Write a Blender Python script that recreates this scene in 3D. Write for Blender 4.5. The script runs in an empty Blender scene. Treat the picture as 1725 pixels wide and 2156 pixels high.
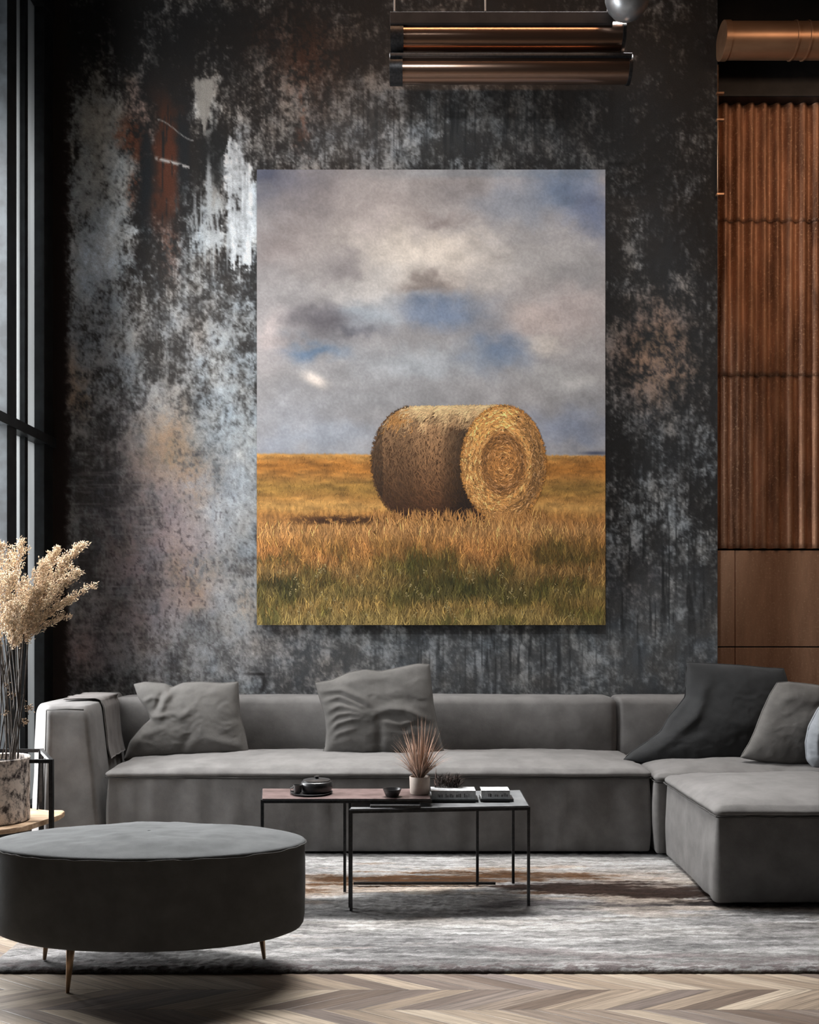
import bpy, bmesh, math, random
import numpy as np
from mathutils import Vector, Matrix
C = bpy.context.scene.collection
R = math.radians
# ---------------------------------------------------------------- camera
F = 2000.0; HX, HY, HC = 862.5, 1300.0, 1.27        # focal length in px, vanishing point, eye height
cam = bpy.data.objects.new('camera', bpy.data.cameras.new('camera')); C.objects.link(cam)
cam.location = (0, 0, HC); cam.rotation_euler = (R(90), 0, 0)
cam.data.sensor_width = 36; cam.data.lens = F/2156*36; cam.data.shift_y = (HY-1078)/2156
cam.data.clip_start = .05; cam.data.clip_end = 60
bpy.context.scene.camera = cam
def P(px, py, D): return Vector(((px-HX)*D/F, D, HC-(py-HY)*D/F))
# ---------------------------------------------------------------- world, lights, exposure
w = bpy.data.worlds.new('world'); bpy.context.scene.world = w; w.use_nodes = True
w.node_tree.nodes['Background'].inputs[0].default_value = (.62, .72, .82, 1); w.node_tree.nodes['Background'].inputs[1].default_value = .25
def area(name, loc, aim, sx, sy, watts, col, spread=180):
    d = bpy.data.lights.new(name, 'AREA'); d.shape = 'RECTANGLE'; d.size = sx; d.size_y = sy; d.energy = watts; d.color = col; d.spread = R(spread)
    o = bpy.data.objects.new(name, d); C.objects.link(o); o.location = loc
    o.rotation_euler = (Vector(aim)-Vector(loc)).to_track_quat('-Z', 'Y').to_euler(); return o
area('daylight_window', (-3.1, 5.10, 2.2), (0, 4.95, 1.7), 2.0, 4.2, 630, (.98, .99, 1.0))
area('assumed_top_light', (-.2, 5.46, 5.45), (.1, 3.95, 0), 3.7, .45, 125, (1.0, .99, .975), 58)  # unseen overhead light assumed from bright seat tops, the ceiling has no opening
area('front_fill', (-1.6, -1.2, 2.6), (.2, 5, 1.4), 2.6, 2.4, 5, (1.0, .95, .90))  # weak fill added on the camera side, no window stands there
area('warm_corner_fill', (3.1, 4.3, 5.0), (2.6, 6.3, 2.6), 1.2, .5, 10, (1.0, .66, .44), 130)  # unseen warm light added to brighten the metal cladding and duct
area('warm_streak_light', (.35, 4.85, 5.42), (.35, 5.8, 4.6), 2.4, .05, 6.5, (1.0, .58, .34), 110)  # unseen warm strip added to put a streak on the ceiling tubes
d = bpy.data.lights.new('painting_fill_spot', 'SPOT'); d.energy = 270; d.spot_size = R(50); d.spot_blend = .32; d.shadow_soft_size = .12; d.color = (.93, .97, 1.0)  # unseen spot added to brighten the painting, separate from the hanging spotlight head
o = bpy.data.objects.new('painting_fill_spot', d); C.objects.link(o); o.location = (.1, 1.8, 4.5)
o.rotation_euler = (Vector((.14, 6.0, 2.80))-Vector(o.location)).to_track_quat('-Z', 'Y').to_euler()
vs = bpy.context.scene.view_settings; vs.view_transform = 'Standard'; vs.look = 'None'; vs.exposure = 0; vs.gamma = 1; vs.use_curve_mapping = False
bpy.context.scene.cycles.max_bounces = 8; bpy.context.scene.cycles.use_denoising = True
# ---------------------------------------------------------------- numpy noise and surface patterns
def _h(ix, iy, s):
    n = (ix.astype(np.int64)*374761393 + iy.astype(np.int64)*668265263 + s*1442695041) & 0xffffffff
    n = ((n ^ (n >> 13))*1274126177) & 0xffffffff
    n = ((n ^ (n >> 16))*2246822519) & 0xffffffff
    return ((n ^ (n >> 15)) & 0xffffff)/float(0xffffff)
def vn(x, y, s=0):
    ix = np.floor(x); iy = np.floor(y); fx = x-ix; fy = y-iy
    fx = fx*fx*(3-2*fx); fy = fy*fy*(3-2*fy)
    a = _h(ix, iy, s); b = _h(ix+1, iy, s); c = _h(ix, iy+1, s); d = _h(ix+1, iy+1, s)
    return (a*(1-fx)+b*fx)*(1-fy)+(c*(1-fx)+d*fx)*fy
def fbm(x, y, o=5, s=0, g=.5):
    t = 0; a = 1; w = 0
    for i in range(o):
        t = t+a*vn(x+13.7*i, y+7.3*i, s+i*17); w += a; a *= g; x = x*2.03; y = y*2.03
    return (t/w-.5)*1.6+.5
def ss(a, b, x):
    t = np.clip((x-a)/(b-a), 0, 1); return t*t*(3-2*t)
def lin(c):
    c = np.asarray(c, float)/255.
    return np.where(c <= .04045, c/12.92, ((c+.055)/1.055)**2.4)
def mixc(A, col, m):
    return A*(1-m[..., None])+np.asarray(col, float)*m[..., None]
def blob(x, y, cx, cy, rx, ry, p=2.0):
    return np.exp(-(np.abs((x-cx)/rx)**p+np.abs((y-cy)/ry)**p))

def wall_tex(x, y):
    """stains of the plaster: x, y in units of the photograph's own pixels on the wall plane; returns sRGB 0-255"""
    wx = x+(fbm(x/60, y/60, 4, 3)-.5)*46; wy = y+(fbm(x/60, y/90, 4, 4)-.5)*60
    det = fbm(x/9, y/11, 5, 11, .72)                 # speckle
    str_ = fbm(x/7, y/90, 5, 12, .66)                # drips
    mid = fbm(x/46, y/60, 5, 13, .6)
    hor = fbm(x/60, y/5, 3, 14)
    # coverage of pale plaster
    cov = np.full(x.shape, .30)
    def c(cx, cy, rx, ry, v, p=2.6):
        nonlocal cov
        m = blob(wx, wy, cx, cy, rx, ry, p); cov = cov*(1-m)+v*m
    c(340, 850, 330, 330, .60); c(330, 1180, 330, 260, .80, 3); c(560, 1420, 420, 110, .62)
    c(800, 90, 900, 130, .10, 4); c(230, 350, 70, 180, 1.05, 3.5); c(215, 560, 72, 150, .98, 3.5); c(300, 180, 22, 60, .80)
    c(360, 330, 80, 170, .02, 4); c(335, 500, 60, 60, .15, 3)
    c(590, 190, 100, 70, .40); c(590, 280, 60, 50, .60); c(610, 310, 40, 60, .7)
    c(430, 205, 32, 36, .97, 3); c(430, 260, 9, 42, .97, 3); c(395, 470, 60, 70, .38)
    c(500, 370, 22, 80, 1.15, 3); c(515, 450, 32, 80, 1.2, 3); c(470, 520, 66, 42, .98, 3); c(440, 400, 12, 70, .85)
    c(390, 610, 130, 60, .38, 3); c(430, 700, 110, 130, .46, 3); c(200, 720, 60, 110, .80, 3)
    c(380, 690, 70, 40, .62); c(290, 860, 60, 60, .45); c(500, 760, 40, 120, .75)
    c(470, 1000, 80, 200, .90, 3); c(230, 1000, 60, 140, .45, 3); c(200, 1150, 50, 190, .38, 3)
    c(330, 1000, 60, 90, .9); c(330, 1150, 90, 100, .8); c(330, 1330, 70, 60, .48); c(480, 1320, 100, 80, .78)
    c(860, 260, 240, 110, .50, 4); c(860, 300, 70, 80, .62); c(970, 300, 55, 50, .05, 3); c(1060, 270, 30, 80, .62); c(1180, 270, 80, 100, .25)
    c(730, 300, 50, 60, .6)
    c(1400, 400, 140, 330, .06, 4); c(1330, 530, 25, 55, .5); c(1440, 590, 40, 22, .55); c(1380, 740, 90, 120, .62, 3)
    c(1370, 900, 80, 70, .45); c(1400, 1030, 130, 90, .30); c(1360, 1150, 80, 60, .35); c(1345, 1230, 50, 60, .45)
    c(1400, 1350, 160, 120, .40, 3); c(900, 1400, 350, 60, .48, 3); c(1385, 1455, 60, 12, .05, 4)
    # which light colour
    L = np.zeros(x.shape+(3,))+np.array([118, 120, 120.])
    def l(cx, cy, rx, ry, col, a=1):
        nonlocal L
        L = mixc(L, col, a*blob(wx, wy, cx, cy, rx, ry, 2.4))
    l(800, 100, 900, 150, (58, 56, 54)); l(230, 300, 80, 160, (126, 126, 122)); l(245, 430, 34, 150, (184, 187, 186)); l(200, 560, 90, 130, (156, 163, 170))
    l(190, 740, 70, 130, (126, 132, 140)); l(430, 220, 50, 80, (165, 163, 158)); l(510, 410, 50, 140, (196, 200, 203)); l(470, 515, 70, 50, (176, 182, 186))
    l(590, 260, 80, 100, (125, 122, 118)); l(300, 220, 26, 60, (122, 100, 90), .8)
    l(400, 720, 140, 120, (118, 116, 114)); l(490, 860, 70, 170, (134, 138, 140)); l(320, 1170, 120, 190, (116, 108, 109)); l(240, 1100, 80, 200, (104, 95, 95), .7)
    l(350, 960, 55, 80, (134, 116, 96), .85); l(400, 1230, 45, 45, (126, 106, 92), .6); l(190, 1120, 60, 230, (92, 96, 98), .9); l(160, 810, 20, 60, (130, 112, 98), .7)
    l(170, 1380, 70, 80, (98, 84, 84), .8); l(500, 1130, 60, 150, (122, 124, 126), .8); l(480, 1370, 130, 90, (108, 108, 108), .8)
    l(860, 260, 300, 120, (98, 98, 98)); l(850, 300, 60, 90, (126, 126, 126), .7); l(1180, 270, 150, 130, (70, 68, 66))
    l(900, 1400, 450, 90, (104, 105, 106)); l(620, 1390, 120, 60, (112, 108, 106), .8); l(1400, 600, 150, 500, (72, 74, 76)); l(1440, 590, 40, 25, (130, 126, 122), .8)
    l(1370, 740, 80, 110, (112, 92, 82), .9); l(1335, 560, 30, 50, (104, 104, 102), .7); l(1345, 1230, 60, 60, (98, 86, 86), .8); l(1400, 1350, 180, 150, (104, 107, 109))
    D = np.zeros(x.shape+(3,))+np.array([36, 34, 33.])
    D = mixc(D, (32, 33, 34), blob(x, y, 1400, 700, 200, 700)); D = mixc(D, (78, 80, 82), blob(x, y, 1400, 1390, 260, 190, 3)); D = mixc(D, (68, 69, 70), blob(x, y, 900, 1400, 480, 90, 3))
    D = mixc(D, (72, 68, 69), blob(x, y, 340, 1150, 230, 280, 3)); D = mixc(D, (48, 45, 43), blob(x, y, 400, 700, 160, 160, 3)); D = mixc(D, (60, 59, 58), .7*blob(x, y, 840, 270, 200, 90, 3)); D = mixc(D, (22, 22, 22), blob(x, y, 300, 60, 400, 110))
    m = ss(.60, .30, str_)*0
    fine = fbm(x/3.2, y/3.6, 2, 15)
    field = .34*det+.18*str_+.34*mid+.14*fine
    soft = blob(x, y, 350, 1180, 230, 330, 3)
    a = ss(-.24, .24, (cov-.5)*.62+(field-.5)*(1.35-.35*soft)+.06*soft)
    L = L*(1+(mid-.5)*.45+(det-.5)*.35+(fine-.5)*.14)[..., None]
    C = D*(1-a[..., None])+L*a[..., None]
    C = C*(1+(fbm(x/30, y/40, 3, 16)-.5)[..., None]*np.array([.05, .0, -.05]))
    # flaked white paint with ragged edges, and its drips
    ed = (det-.5)*16+(str_-.5)*12
    sh = np.minimum(np.minimum(x-477+ed, 530+.5*ed-x), np.minimum((y-286-np.abs(x-487)*1.5)*.5+ed*.5, (556-y)*.3+ed))
    w1 = ss(-1, 3, sh)
    w2 = ss(.50, .66, fbm(x/4, y/70, 4, 33)+.2*(det-.5))*blob(x, y, 462, 486, 86, 78, 3)
    w3 = ss(-1, 3, np.minimum(21*np.clip(1-(y-182)/108, 0, 1)-np.abs(x-431+.2*ed)+.3*ed, (y-166)*.5+ed*.3))*(y > 160)*(y < 296)
    w4 = ss(-1, 2, 6-np.abs(x-439)+.4*ed-.02*np.abs(y-400))*blob(x, y, 439, 400, 20, 66, 4)
    C = mixc(C, (32, 34, 35), .75*blob(x, y, 450, 330, 34, 60, 3)*(1-w1))
    C = mixc(C, (142, 140, 135), w3*.9); C = mixc(C, (158, 162, 164), np.clip(w2+w4, 0, 1)*.85); C = mixc(C, np.clip(np.array([168, 172, 175.])*(1+(str_-.5)*.5+(det-.5)*.4)[..., None], 60, 200), w1*.95*ss(.22, .40, .5*str_+.5*det))
    tn = .55*blob(wx, wy, 350, 940, 40, 70)+.5*blob(wx, wy, 395, 1010, 46, 60)+.45*blob(wx, wy, 410, 1200, 40, 60)+.4*blob(wx, wy, 175, 815, 24, 60)+.35*blob(wx, wy, 520, 1270, 30, 50)+.4*blob(wx, wy, 1390, 760, 60, 90)
    C = mixc(C, (138, 112, 88), tn*ss(.35, .65, det)); C = mixc(C, (112, 92, 92), .35*blob(wx, wy, 300, 1160, 120, 240)*ss(.4, .6, mid))
    # rust runs
    r = blob(wx, y, 345, 340, 26, 130, 4)*ss(.25, .5, str_+.15)*.9
    C = mixc(C, (82, 46, 32), r)
    r = blob(wx, wy, 282, 275, 22, 40, 3)+blob(wx, wy, 278, 375, 14, 40, 3)+.7*blob(wx, wy, 350, 510, 20, 60)+.6*blob(wx, wy, 640, 250, 8, 60)+.45*blob(wx, wy, 630, 120, 70, 90)
    C = mixc(C, (96, 54, 36), np.clip(r, 0, 1)*.75*ss(.3, .6, det))
    r = blob(x, y, 307, 385, 13, 115, 4)
    C = mixc(C, (28, 32, 35), r*.85); C = mixc(C, (30, 33, 36), .8*blob(x, y, 386, 320, 14, 90, 4))
    # a pale scratch and small chips
    d = np.abs(y-(252+44*ss(330, 410, x))); C = mixc(C, (150, 150, 148), np.where((x > 332) & (x < 408), np.exp(-(d/1.5)**2), 0)*.7)
    d = np.abs(y-(332+.28*(x-325))); C = mixc(C, (170, 168, 165), np.where((x > 322) & (x < 400), np.exp(-(d/3.5)**2), 0)*ss(.45, .6, det))
    # dark drips low right, dark pits left
    dr = ss(.60, .78, fbm(x/5, y/130, 4, 31))*(blob(wx, y, 1380, 1190, 110, 160, 3)+.8*blob(wx, y, 1060, 1380, 260, 60)+.7*blob(x, y, 1000, 260, 380, 80))
    C = mixc(C, (26, 27, 28), np.clip(dr, 0, 1)*.75)
    pit = ss(.72, .84, fbm(x/4, y/8, 4, 41))*blob(x, y, 330, 1200, 240, 230, 3)
    C = mixc(C, (38, 32, 34), pit*.5)
    hl = ss(.66, .8, hor)*blob(x, y, 220, 1180, 140, 330, 3)*.28
    C = mixc(C, (150, 146, 146), hl)
    C = mixc(C, (20, 20, 20), blob(wx, y, 1300, 344, 32, 4, 2)*.9)
    C = mixc(C, (30, 28, 28), blob(wx, y, 547, 1440, 6, 24, 4)*.8+blob(x, y, 540, 1419, 26, 3, 4)*.7)
    # unplastered dark strip beside the window post
    e = ss(154, 134, x+(det-.5)*14)
    C = mixc(C, (34, 27, 25), e)
    return np.clip(C, 8, 240)

SKY = [(908, 640, 900, 900, (156, 155, 157), 1), (560, 365, 90, 55, (76, 84, 106), .8), (640, 420, 100, 80, (122, 118, 121), .7), (770, 470, 120, 80, (170, 164, 163), .7),
 (590, 520, 90, 60, (146, 138, 138), .7), (900, 540, 190, 62, (212, 206, 198), .9), (800, 605, 120, 55, (200, 198, 196), .8), (1180, 395, 75, 60, (96, 114, 140), .85),
 (1250, 450, 60, 60, (102, 115, 142), .8), (1080, 430, 80, 60, (136, 146, 160), .7), (925, 462, 55, 14, (128, 122, 122), .6), (970, 385, 50, 30, (128, 128, 132), .6), (720, 560, 50, 38, (126, 123, 126), .75),
 (905, 598, 62, 20, (138, 130, 126), .85), (930, 652, 84, 36, (118, 134, 158), .85), (690, 672, 95, 34, (106, 104, 110), .9), (740, 698, 50, 10, (98, 98, 106), .7), (1160, 540, 120, 50, (158, 160, 163), .7),
 (650, 738, 66, 20, (104, 124, 148), .85), (565, 705, 42, 60, (188, 180, 180), .9), (780, 662, 60, 32, (164, 174, 184), .8), (1130, 680, 80, 40, (180, 170, 167), .8), (1210, 655, 70, 50, (174, 166, 166), .7),
 (1040, 738, 62, 44, (112, 130, 156), .85), (880, 770, 150, 40, (172, 180, 188), .7), (1150, 722, 50, 18, (205, 200, 195), .8), (1240, 575, 50, 30, (130, 132, 136), .6), (1180, 800, 80, 40, (166, 168, 170), .6), (1230, 840, 60, 50, (140, 142, 146), .6),
 (800, 840, 200, 34, (146, 148, 152), .7), (620, 880, 90, 50, (158, 161, 168), .7), (1200, 905, 90, 40, (128, 138, 158), .75), (570, 940, 60, 30, (138, 144, 156), .6), (700, 925, 120, 34, (158, 166, 178), .7), (1225, 800, 60, 20, (180, 180, 180), .6)]
def paint_base(x, y):
    wx = x+(fbm(x/46, y/36, 5, 53)-.5)*46; wy = y+(fbm(x/40, y/30, 5, 54)-.5)*32
    C = np.zeros(x.shape+(3,))+np.array([152, 152, 155.])
    for cx, cy, rx, ry, col, a in SKY:
        C = mixc(C, col, a*blob(wx, wy, cx, cy, rx, ry, 2.2))
    m = blob((x-664)*.9+(y-800)*.45, (y-800)*.9-(x-664)*.45, 0, 0, 26, 12, 2.5)
    C = mixc(C, (222, 214, 208), m)
    C = C*(1+(fbm(x/40, y/30, 5, 55)-.5)*.13)[..., None]*np.array([1.03, 1.015, 1.0])*1.0
    C = 155+(C-158)*1.18
    curl = vn(x/3.1+2*vn(x/8, y/8, 61), y/3.1+2*vn(x/9, y/9, 62), 63)
    C = C*(1+(curl-.5)*.10)[..., None]
    # field
    hz = 955+(x-541)*.006+(vn(x/4, y*0, 71)-.5)*2.5
    F = np.zeros(x.shape+(3,))+np.array([176, 122, 62.])
    for yy, w, col, a in [(962, 12, (184, 136, 72), .9), (985, 16, (168, 110, 48), .9), (1030, 20, (146, 114, 56), .75), (1068, 16, (192, 146, 82), .9), (1095, 12, (160, 110, 58), .8),
                          (1125, 26, (192, 142, 88), .9), (1170, 30, (180, 122, 68), .95), (1215, 28, (148, 112, 66), .9), (1258, 30, (122, 104, 58), .95), (1310, 30, (148, 126, 74), .95)]:
        F = mixc(F, col, a*np.exp(-((wy*.5+y*.5-yy)/w)**2))
    F = mixc(F, (86, 80, 36), .8*blob(wx, wy, 860, 1195, 80, 30)+.0*x); F = mixc(F, (70, 66, 30), .7*blob(wx, wy, 1190, 1165, 90, 26)); F = mixc(F, (64, 64, 30), .7*blob(wx, wy, 1000, 1245, 130, 28))
    F = mixc(F, (66, 60, 28), .7*blob(wx, wy, 600, 1235, 60, 26))
    kf = ss(1040, 1100, y); F = F*(1+(fbm(x/5, y/16, 4, 75)-.5)*.45*kf+(fbm(x/30, y/7, 5, 78)-.5)*.42*(1-kf))[..., None]
    F = mixc(F, (62, 38, 22), .96*blob(x, y, 716, 1096, 110, 9, 3)*ss(.3, .5, fbm(x/8, y/5, 3, 76)+.15))
    k = ss(-3, 3, y-hz)
    C = C*(1-k[..., None])+F*k[..., None]
    C = mixc(C, (52, 58, 80), .8*blob(x, y, 1255, 954, 32, 4, 2))
    bal = ((x > 868) & (x < 1066) & (y > 858) & (y < 1097)) | (((x-868)/84)**2+((y-975)/117)**2 < 1) | (((x-1060)/88)**2+((y-976)/121)**2 < 1)
    C = mixc(C, (84, 58, 36), bal*1.0)
    return np.clip(C, 10, 245)

def paint_strokes(rng):
    """hay and grass as short brush strokes: x, y, angle, length, width, curl, colour"""
    S = []
    def add(x, y, a, L, w, cu, col): S.append((x, y, a, L, w, cu, col))
    FX, FY, RX, RY = 1060., 976., 88., 121.
    # far field strokes
    for i in range(5200):
        y = 960+(rng.random()**1.2)*140; x = 541+rng.random()*734; s = .35+(y-955)/160
        base = paint_base(np.array([x]), np.array([y+2]))[0]
        add(x, y, math.pi/2+rng.normal(0, .9), 5*s+2.5, .8+.4*s, rng.normal(0, .5), base*(.86+.3*rng.random()))
    # body of the bale
    n0 = len(S)
    for i in range(7500):
        t = rng.random(); v = rng.random()      # t along the axis, v angle around from the top to the bottom
        th = -1.60+v*3.16
        cx = 868+t*(FX-868+8); rx = 84+4*t; ry = 116+5*t; cyy = 974+2*t
        x = cx-rx*math.cos(th); y = cyy+ry*math.sin(th)
        if ((x-FX)/RX)**2+((y-FY)/RY)**2 < 1: continue
        k = (y-856)/240.
        if True:
            col = np.array([132, 100, 70.])*(1-.92*max(0, (k-.25)/.75)**1.1)+np.array([60, 30, 12.])*max(0, (k-.25))*.9
        tk = max(0., min(1., (.21-k+.03*math.sin(x/7.)+rng.normal(0, .03))/.15)); col = col*(1-tk)+np.array([222, 186, 136.])*tk
        lx = (x-FX)/60.
        col = col*(1+.28*math.exp(-((x-905)/34.)**2)*(k > .15))
        if x < 806: col = col*(.72)
        if rng.random() < math.exp(-((x-832)/22.)**2-((y-885)/22.)**2): col = np.array([176, 126, 72.])
        if k > .2 and -2.2 < lx < -1.1: col = col*(1-.45*min(1, (lx+2.2)/.8))
        ang = math.atan2(ry*math.cos(th), rx*math.sin(th))
        add(x, y, ang+rng.normal(0, .45), 13, 1.7, rng.normal(0, .5), np.clip(col*(.80+.38*rng.random()), 14, 235))
    for i in range(200):                       # ragged outline
        th = rng.uniform(-1.5, 1.5); x = 868-86*math.cos(th); y = 974+118*math.sin(th)
        add(x, y, rng.uniform(0, 6.28), 9, 1.2, rng.normal(0, .8), np.array([104, 72, 42.])*rng.uniform(.5, 1.2))
    # round face
    for i in range(9000):
        rr = math.sqrt(rng.random())*1.01; th = rng.random()*6.2832
        x = FX+RX*rr*math.cos(th); y = FY+RY*rr*math.sin(th)
        base = np.array([230, 164, 92.])
        if rr < .55: base = np.array([206, 140, 74.])
        base = base*(1-.25*math.exp(-((rr-.45)/.1)**2))
        base = base*(1-.32*max(0, math.cos(th-.15))*(rr > .7))
        if rr > .9 and th > 1.2 and th < 2.2: base = base*.85
        if -2.6 < th-6.2832 < -1.2 and rr > .6: base = base*1.12
        sp = rr*9+th/6.28; base = base*(1-.14*((sp % 1) < .3))
        u = rng.random(); base = base*(.62+.58*u) if u < .84 else np.minimum(base*(1.08+.15*rng.random())+np.array([14, 18, 26]), 242)
        tang = math.atan2(RY*math.cos(th), -RX*math.sin(th))
        add(x, y, tang+rng.normal(0, .45), 7+7*rng.random(), 1.1+1.2*rng.random(), rng.normal(0, .7), np.clip(base, 30, 245))
    for i in range(520):
        th = rng.random()*6.2832; x = FX+RX*1.0*math.cos(th); y = FY+RY*1.0*math.sin(th)
        add(x, y, rng.uniform(0, 6.28), 10, 1.3, rng.normal(0, .8), np.array([190, 130, 66.])*rng.uniform(.5, 1.2))
    # near grass, back rows first
    ys = np.sort(1084+(rng.random(11000)**.9)*240)
    for y in ys:
        x = 541+rng.random()*734
        if y < 1112 and not (780 < x < 1150): continue
        base = paint_base(np.array([x]), np.array([min(y, 1312)]))[0]
        if y < 1108: base = np.array([186, 132, 76.])
        gz = float(vn(np.array(x/38.), np.array(y/22.), 88)); gk = max(0., min(1., (gz-.5)*4))*min(1., max(0., (y-1130)/50.)); base = base*(1-.26*gk)*np.array([1-.08*gk, 1, 1-.12*gk])
        u = rng.random(); f = .74+.44*u if u < .93 else 1.28
        L = 16+rng.random()*16
        add(x, y-6, -math.pi/2+rng.normal(0, .30), L, 1.1+.8*rng.random(), rng.normal(0, .55), np.clip(base*f+(np.array([14, 14, 8]) if u > .93 else 0), 20, 235))
    for i in range(70):                       # seed heads
        x = 560+rng.random()*700; y = 1195+rng.random()*105
        for k in range(5): add(x+rng.normal(0, 2), y+rng.normal(0, 3), rng.uniform(0, 6.28), 4, 1.8, 0, np.array([176, 156, 106.])*rng.uniform(.7, 1.05))
    return S

def rug_tex(x, y):
    """x, y: metres on the floor (y away from the camera); sRGB"""
    n1 = fbm(x*1.3, y*6, 5, 91); n2 = fbm(x*5, y*42, 5, 92, .65); n3 = fbm(x*26, y*110, 3, 93, .7)
    wx = x+(fbm(x*2, y*5, 4, 94)-.5)*.9; wy = y+(fbm(x*1.5, y*6, 4, 95)-.5)*.26
    C = np.zeros(x.shape+(3,))+np.array([186, 184, 183.])
    C = mixc(C, (214, 212, 210), ss(.45, .7, n1)); C = mixc(C, (168, 166, 166), .7*ss(.52, .3, n1))
    C = mixc(C, (196, 172, 150), .55*blob(x, y, .3, 4.35, 2.6, .42, 3)*ss(.4, .65, fbm(x*2, y*8, 4, 96)))
    def d(cx, cy, rx, ry, col, a):
        nonlocal C
        m = a*blob(wx, wy, cx, cy, rx, ry, 2.4)
        C = mixc(C, col, np.clip(ss(.22, .75, m+(n2-.5)*.9*(m > .02)), 0, 1)*a)
    d(.0, 4.52, .75, .17, (92, 64, 42), 1); d(1.0, 4.36, .42, .13, (56, 42, 36), 1); d(1.25, 4.14, .48, .08, (46, 38, 36), 1)
    d(.75, 4.75, .5, .06, (150, 122, 100), .7); d(.6, 4.1, .8, .06, (82, 78, 80), .7); d(-.3, 3.93, .5, .05, (92, 88, 88), .6); d(1.25, 4.36, .12, .05, (60, 46, 40), .9)
    d(-1.0, 3.62, .7, .1, (120, 100, 84), .5); d(.7, 3.55, 1.1, .06, (128, 118, 118), .7)
    C = mixc(C, (92, 80, 80), .7*ss(3.5, 3.39, y)*ss(.42, .6, n3)); C = mixc(C, (240, 238, 236), .6*blob(wx, wy, 1.2, 4.72, .55, .16))
    C = C*(1+(n2-.5)*.55+(n3-.5)*.40)[..., None]
    return np.clip(C, 14, 248)
# ---------------------------------------------------------------- helpers
def mat(name, col=(.5, .5, .5), rough=.6, metal=0, spec=.5):
    m = bpy.data.materials.new(name); m.use_nodes = True; b = m.node_tree.nodes['Principled BSDF']
    b.inputs['Base Color'].default_value = (*col, 1); b.inputs['Roughness'].default_value = rough; b.inputs['Metallic'].default_value = metal
    b.inputs['Specular IOR Level'].default_value = spec
    return m
def nd(m, t, **kw):
    n = m.node_tree.nodes.new(t)
    for k, v in kw.items():
        if k in n.inputs: n.inputs[k].default_value = v
        else: setattr(n, k, v)
    return n
def lk(m, a, b): m.node_tree.links.new(a, b)
def coords(m, scale=(1, 1, 1)):
    t = nd(m, 'ShaderNodeTexCoord'); mp = nd(m, 'ShaderNodeMapping'); mp.inputs['Scale'].default_value = scale
    lk(m, t.outputs['Object'], mp.inputs['Vector']); return mp.outputs['Vector']
def noise_col(m, vec, scale, detail, c0, c1, p0=.35, p1=.65, rough=.6):
    n = nd(m, 'ShaderNodeTexNoise'); n.inputs['Scale'].default_value = scale; n.inputs['Detail'].default_value = detail; n.inputs['Roughness'].default_value = rough
    lk(m, vec, n.inputs['Vector']); r = nd(m, 'ShaderNodeValToRGB'); lk(m, n.outputs['Fac'], r.inputs['Fac'])
    r.color_ramp.elements[0].position = p0; r.color_ramp.elements[0].color = (*c0, 1); r.color_ramp.elements[1].position = p1; r.color_ramp.elements[1].color = (*c1, 1)
    return n.outputs['Fac'], r.outputs['Color']
def bump(m, fac, strength, dist):
    b = nd(m, 'ShaderNodeBump'); b.inputs['Strength'].default_value = strength; b.inputs['Distance'].default_value = dist
    lk(m, fac, b.inputs['Height']); lk(m, b.outputs['Normal'], m.node_tree.nodes['Principled BSDF'].inputs['Normal'])
def noisy(name, c0, c1, scale=20, detail=4, rough=.6, metal=0, bs=.2, bd=.002, vec=(1, 1, 1), spec=.5, p0=.35, p1=.65):
    m = mat(name, c0, rough, metal, spec); v = coords(m, vec); f, c = noise_col(m, v, scale, detail, c0, c1, p0, p1)
    lk(m, c, m.node_tree.nodes['Principled BSDF'].inputs['Base Color'])
    if bs: bump(m, f, bs, bd)
    return m
def fabric(name, col, var=.14):
    c0 = tuple(x*(1-var) for x in col); c1 = tuple(x*(1+var) for x in col)
    m = noisy(name, c0, c1, 9, 6, .92, 0, 0, spec=.15, vec=(1, 1, 1))
    b = m.node_tree.nodes['Principled BSDF']; b.inputs['Sheen Weight'].default_value = .06; b.inputs['Sheen Roughness'].default_value = .5
    v = coords(m, (1, 1, 1)); n = nd(m, 'ShaderNodeTexNoise'); n.inputs['Scale'].default_value = 420; n.inputs['Detail'].default_value = 2; lk(m, v, n.inputs['Vector'])
    n2 = nd(m, 'ShaderNodeTexNoise'); n2.inputs['Scale'].default_value = 26; n2.inputs['Detail'].default_value = 3; lk(m, v, n2.inputs['Vector'])
    ad = nd(m, 'ShaderNodeMath', operation='MULTIPLY_ADD'); lk(m, n2.outputs['Fac'], ad.inputs[0]); ad.inputs[1].default_value = 1.6; lk(m, n.outputs['Fac'], ad.inputs[2])
    bump(m, ad.outputs[0], .35, .003)
    return m
def attr_mat(name, rough, micro_scale, micro_amt, vec=(1, 1, 1), bs=.3, bd=.004, spec=.3):
    m = mat(name, rough=rough, spec=spec); a = nd(m, 'ShaderNodeAttribute'); a.attribute_name = 'tint'
    v = coords(m, vec); n = nd(m, 'ShaderNodeTexNoise'); n.inputs['Scale'].default_value = micro_scale; n.inputs['Detail'].default_value = 5; n.inputs['Roughness'].default_value = .7
    lk(m, v, n.inputs['Vector']); mr = nd(m, 'ShaderNodeMapRange'); lk(m, n.outputs['Fac'], mr.inputs['Value'])
    mr.inputs['From Min'].default_value = .3; mr.inputs['From Max'].default_value = .7; mr.inputs['To Min'].default_value = 1-micro_amt; mr.inputs['To Max'].default_value = 1+micro_amt
    mx = nd(m, 'ShaderNodeVectorMath', operation='SCALE'); lk(m, a.outputs['Color'], mx.inputs[0]); lk(m, mr.outputs['Result'], mx.inputs['Scale'])
    lk(m, mx.outputs[0], m.node_tree.nodes['Principled BSDF'].inputs['Base Color'])
    if bs: bump(m, n.outputs['Fac'], bs, bd)
    return m
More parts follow.
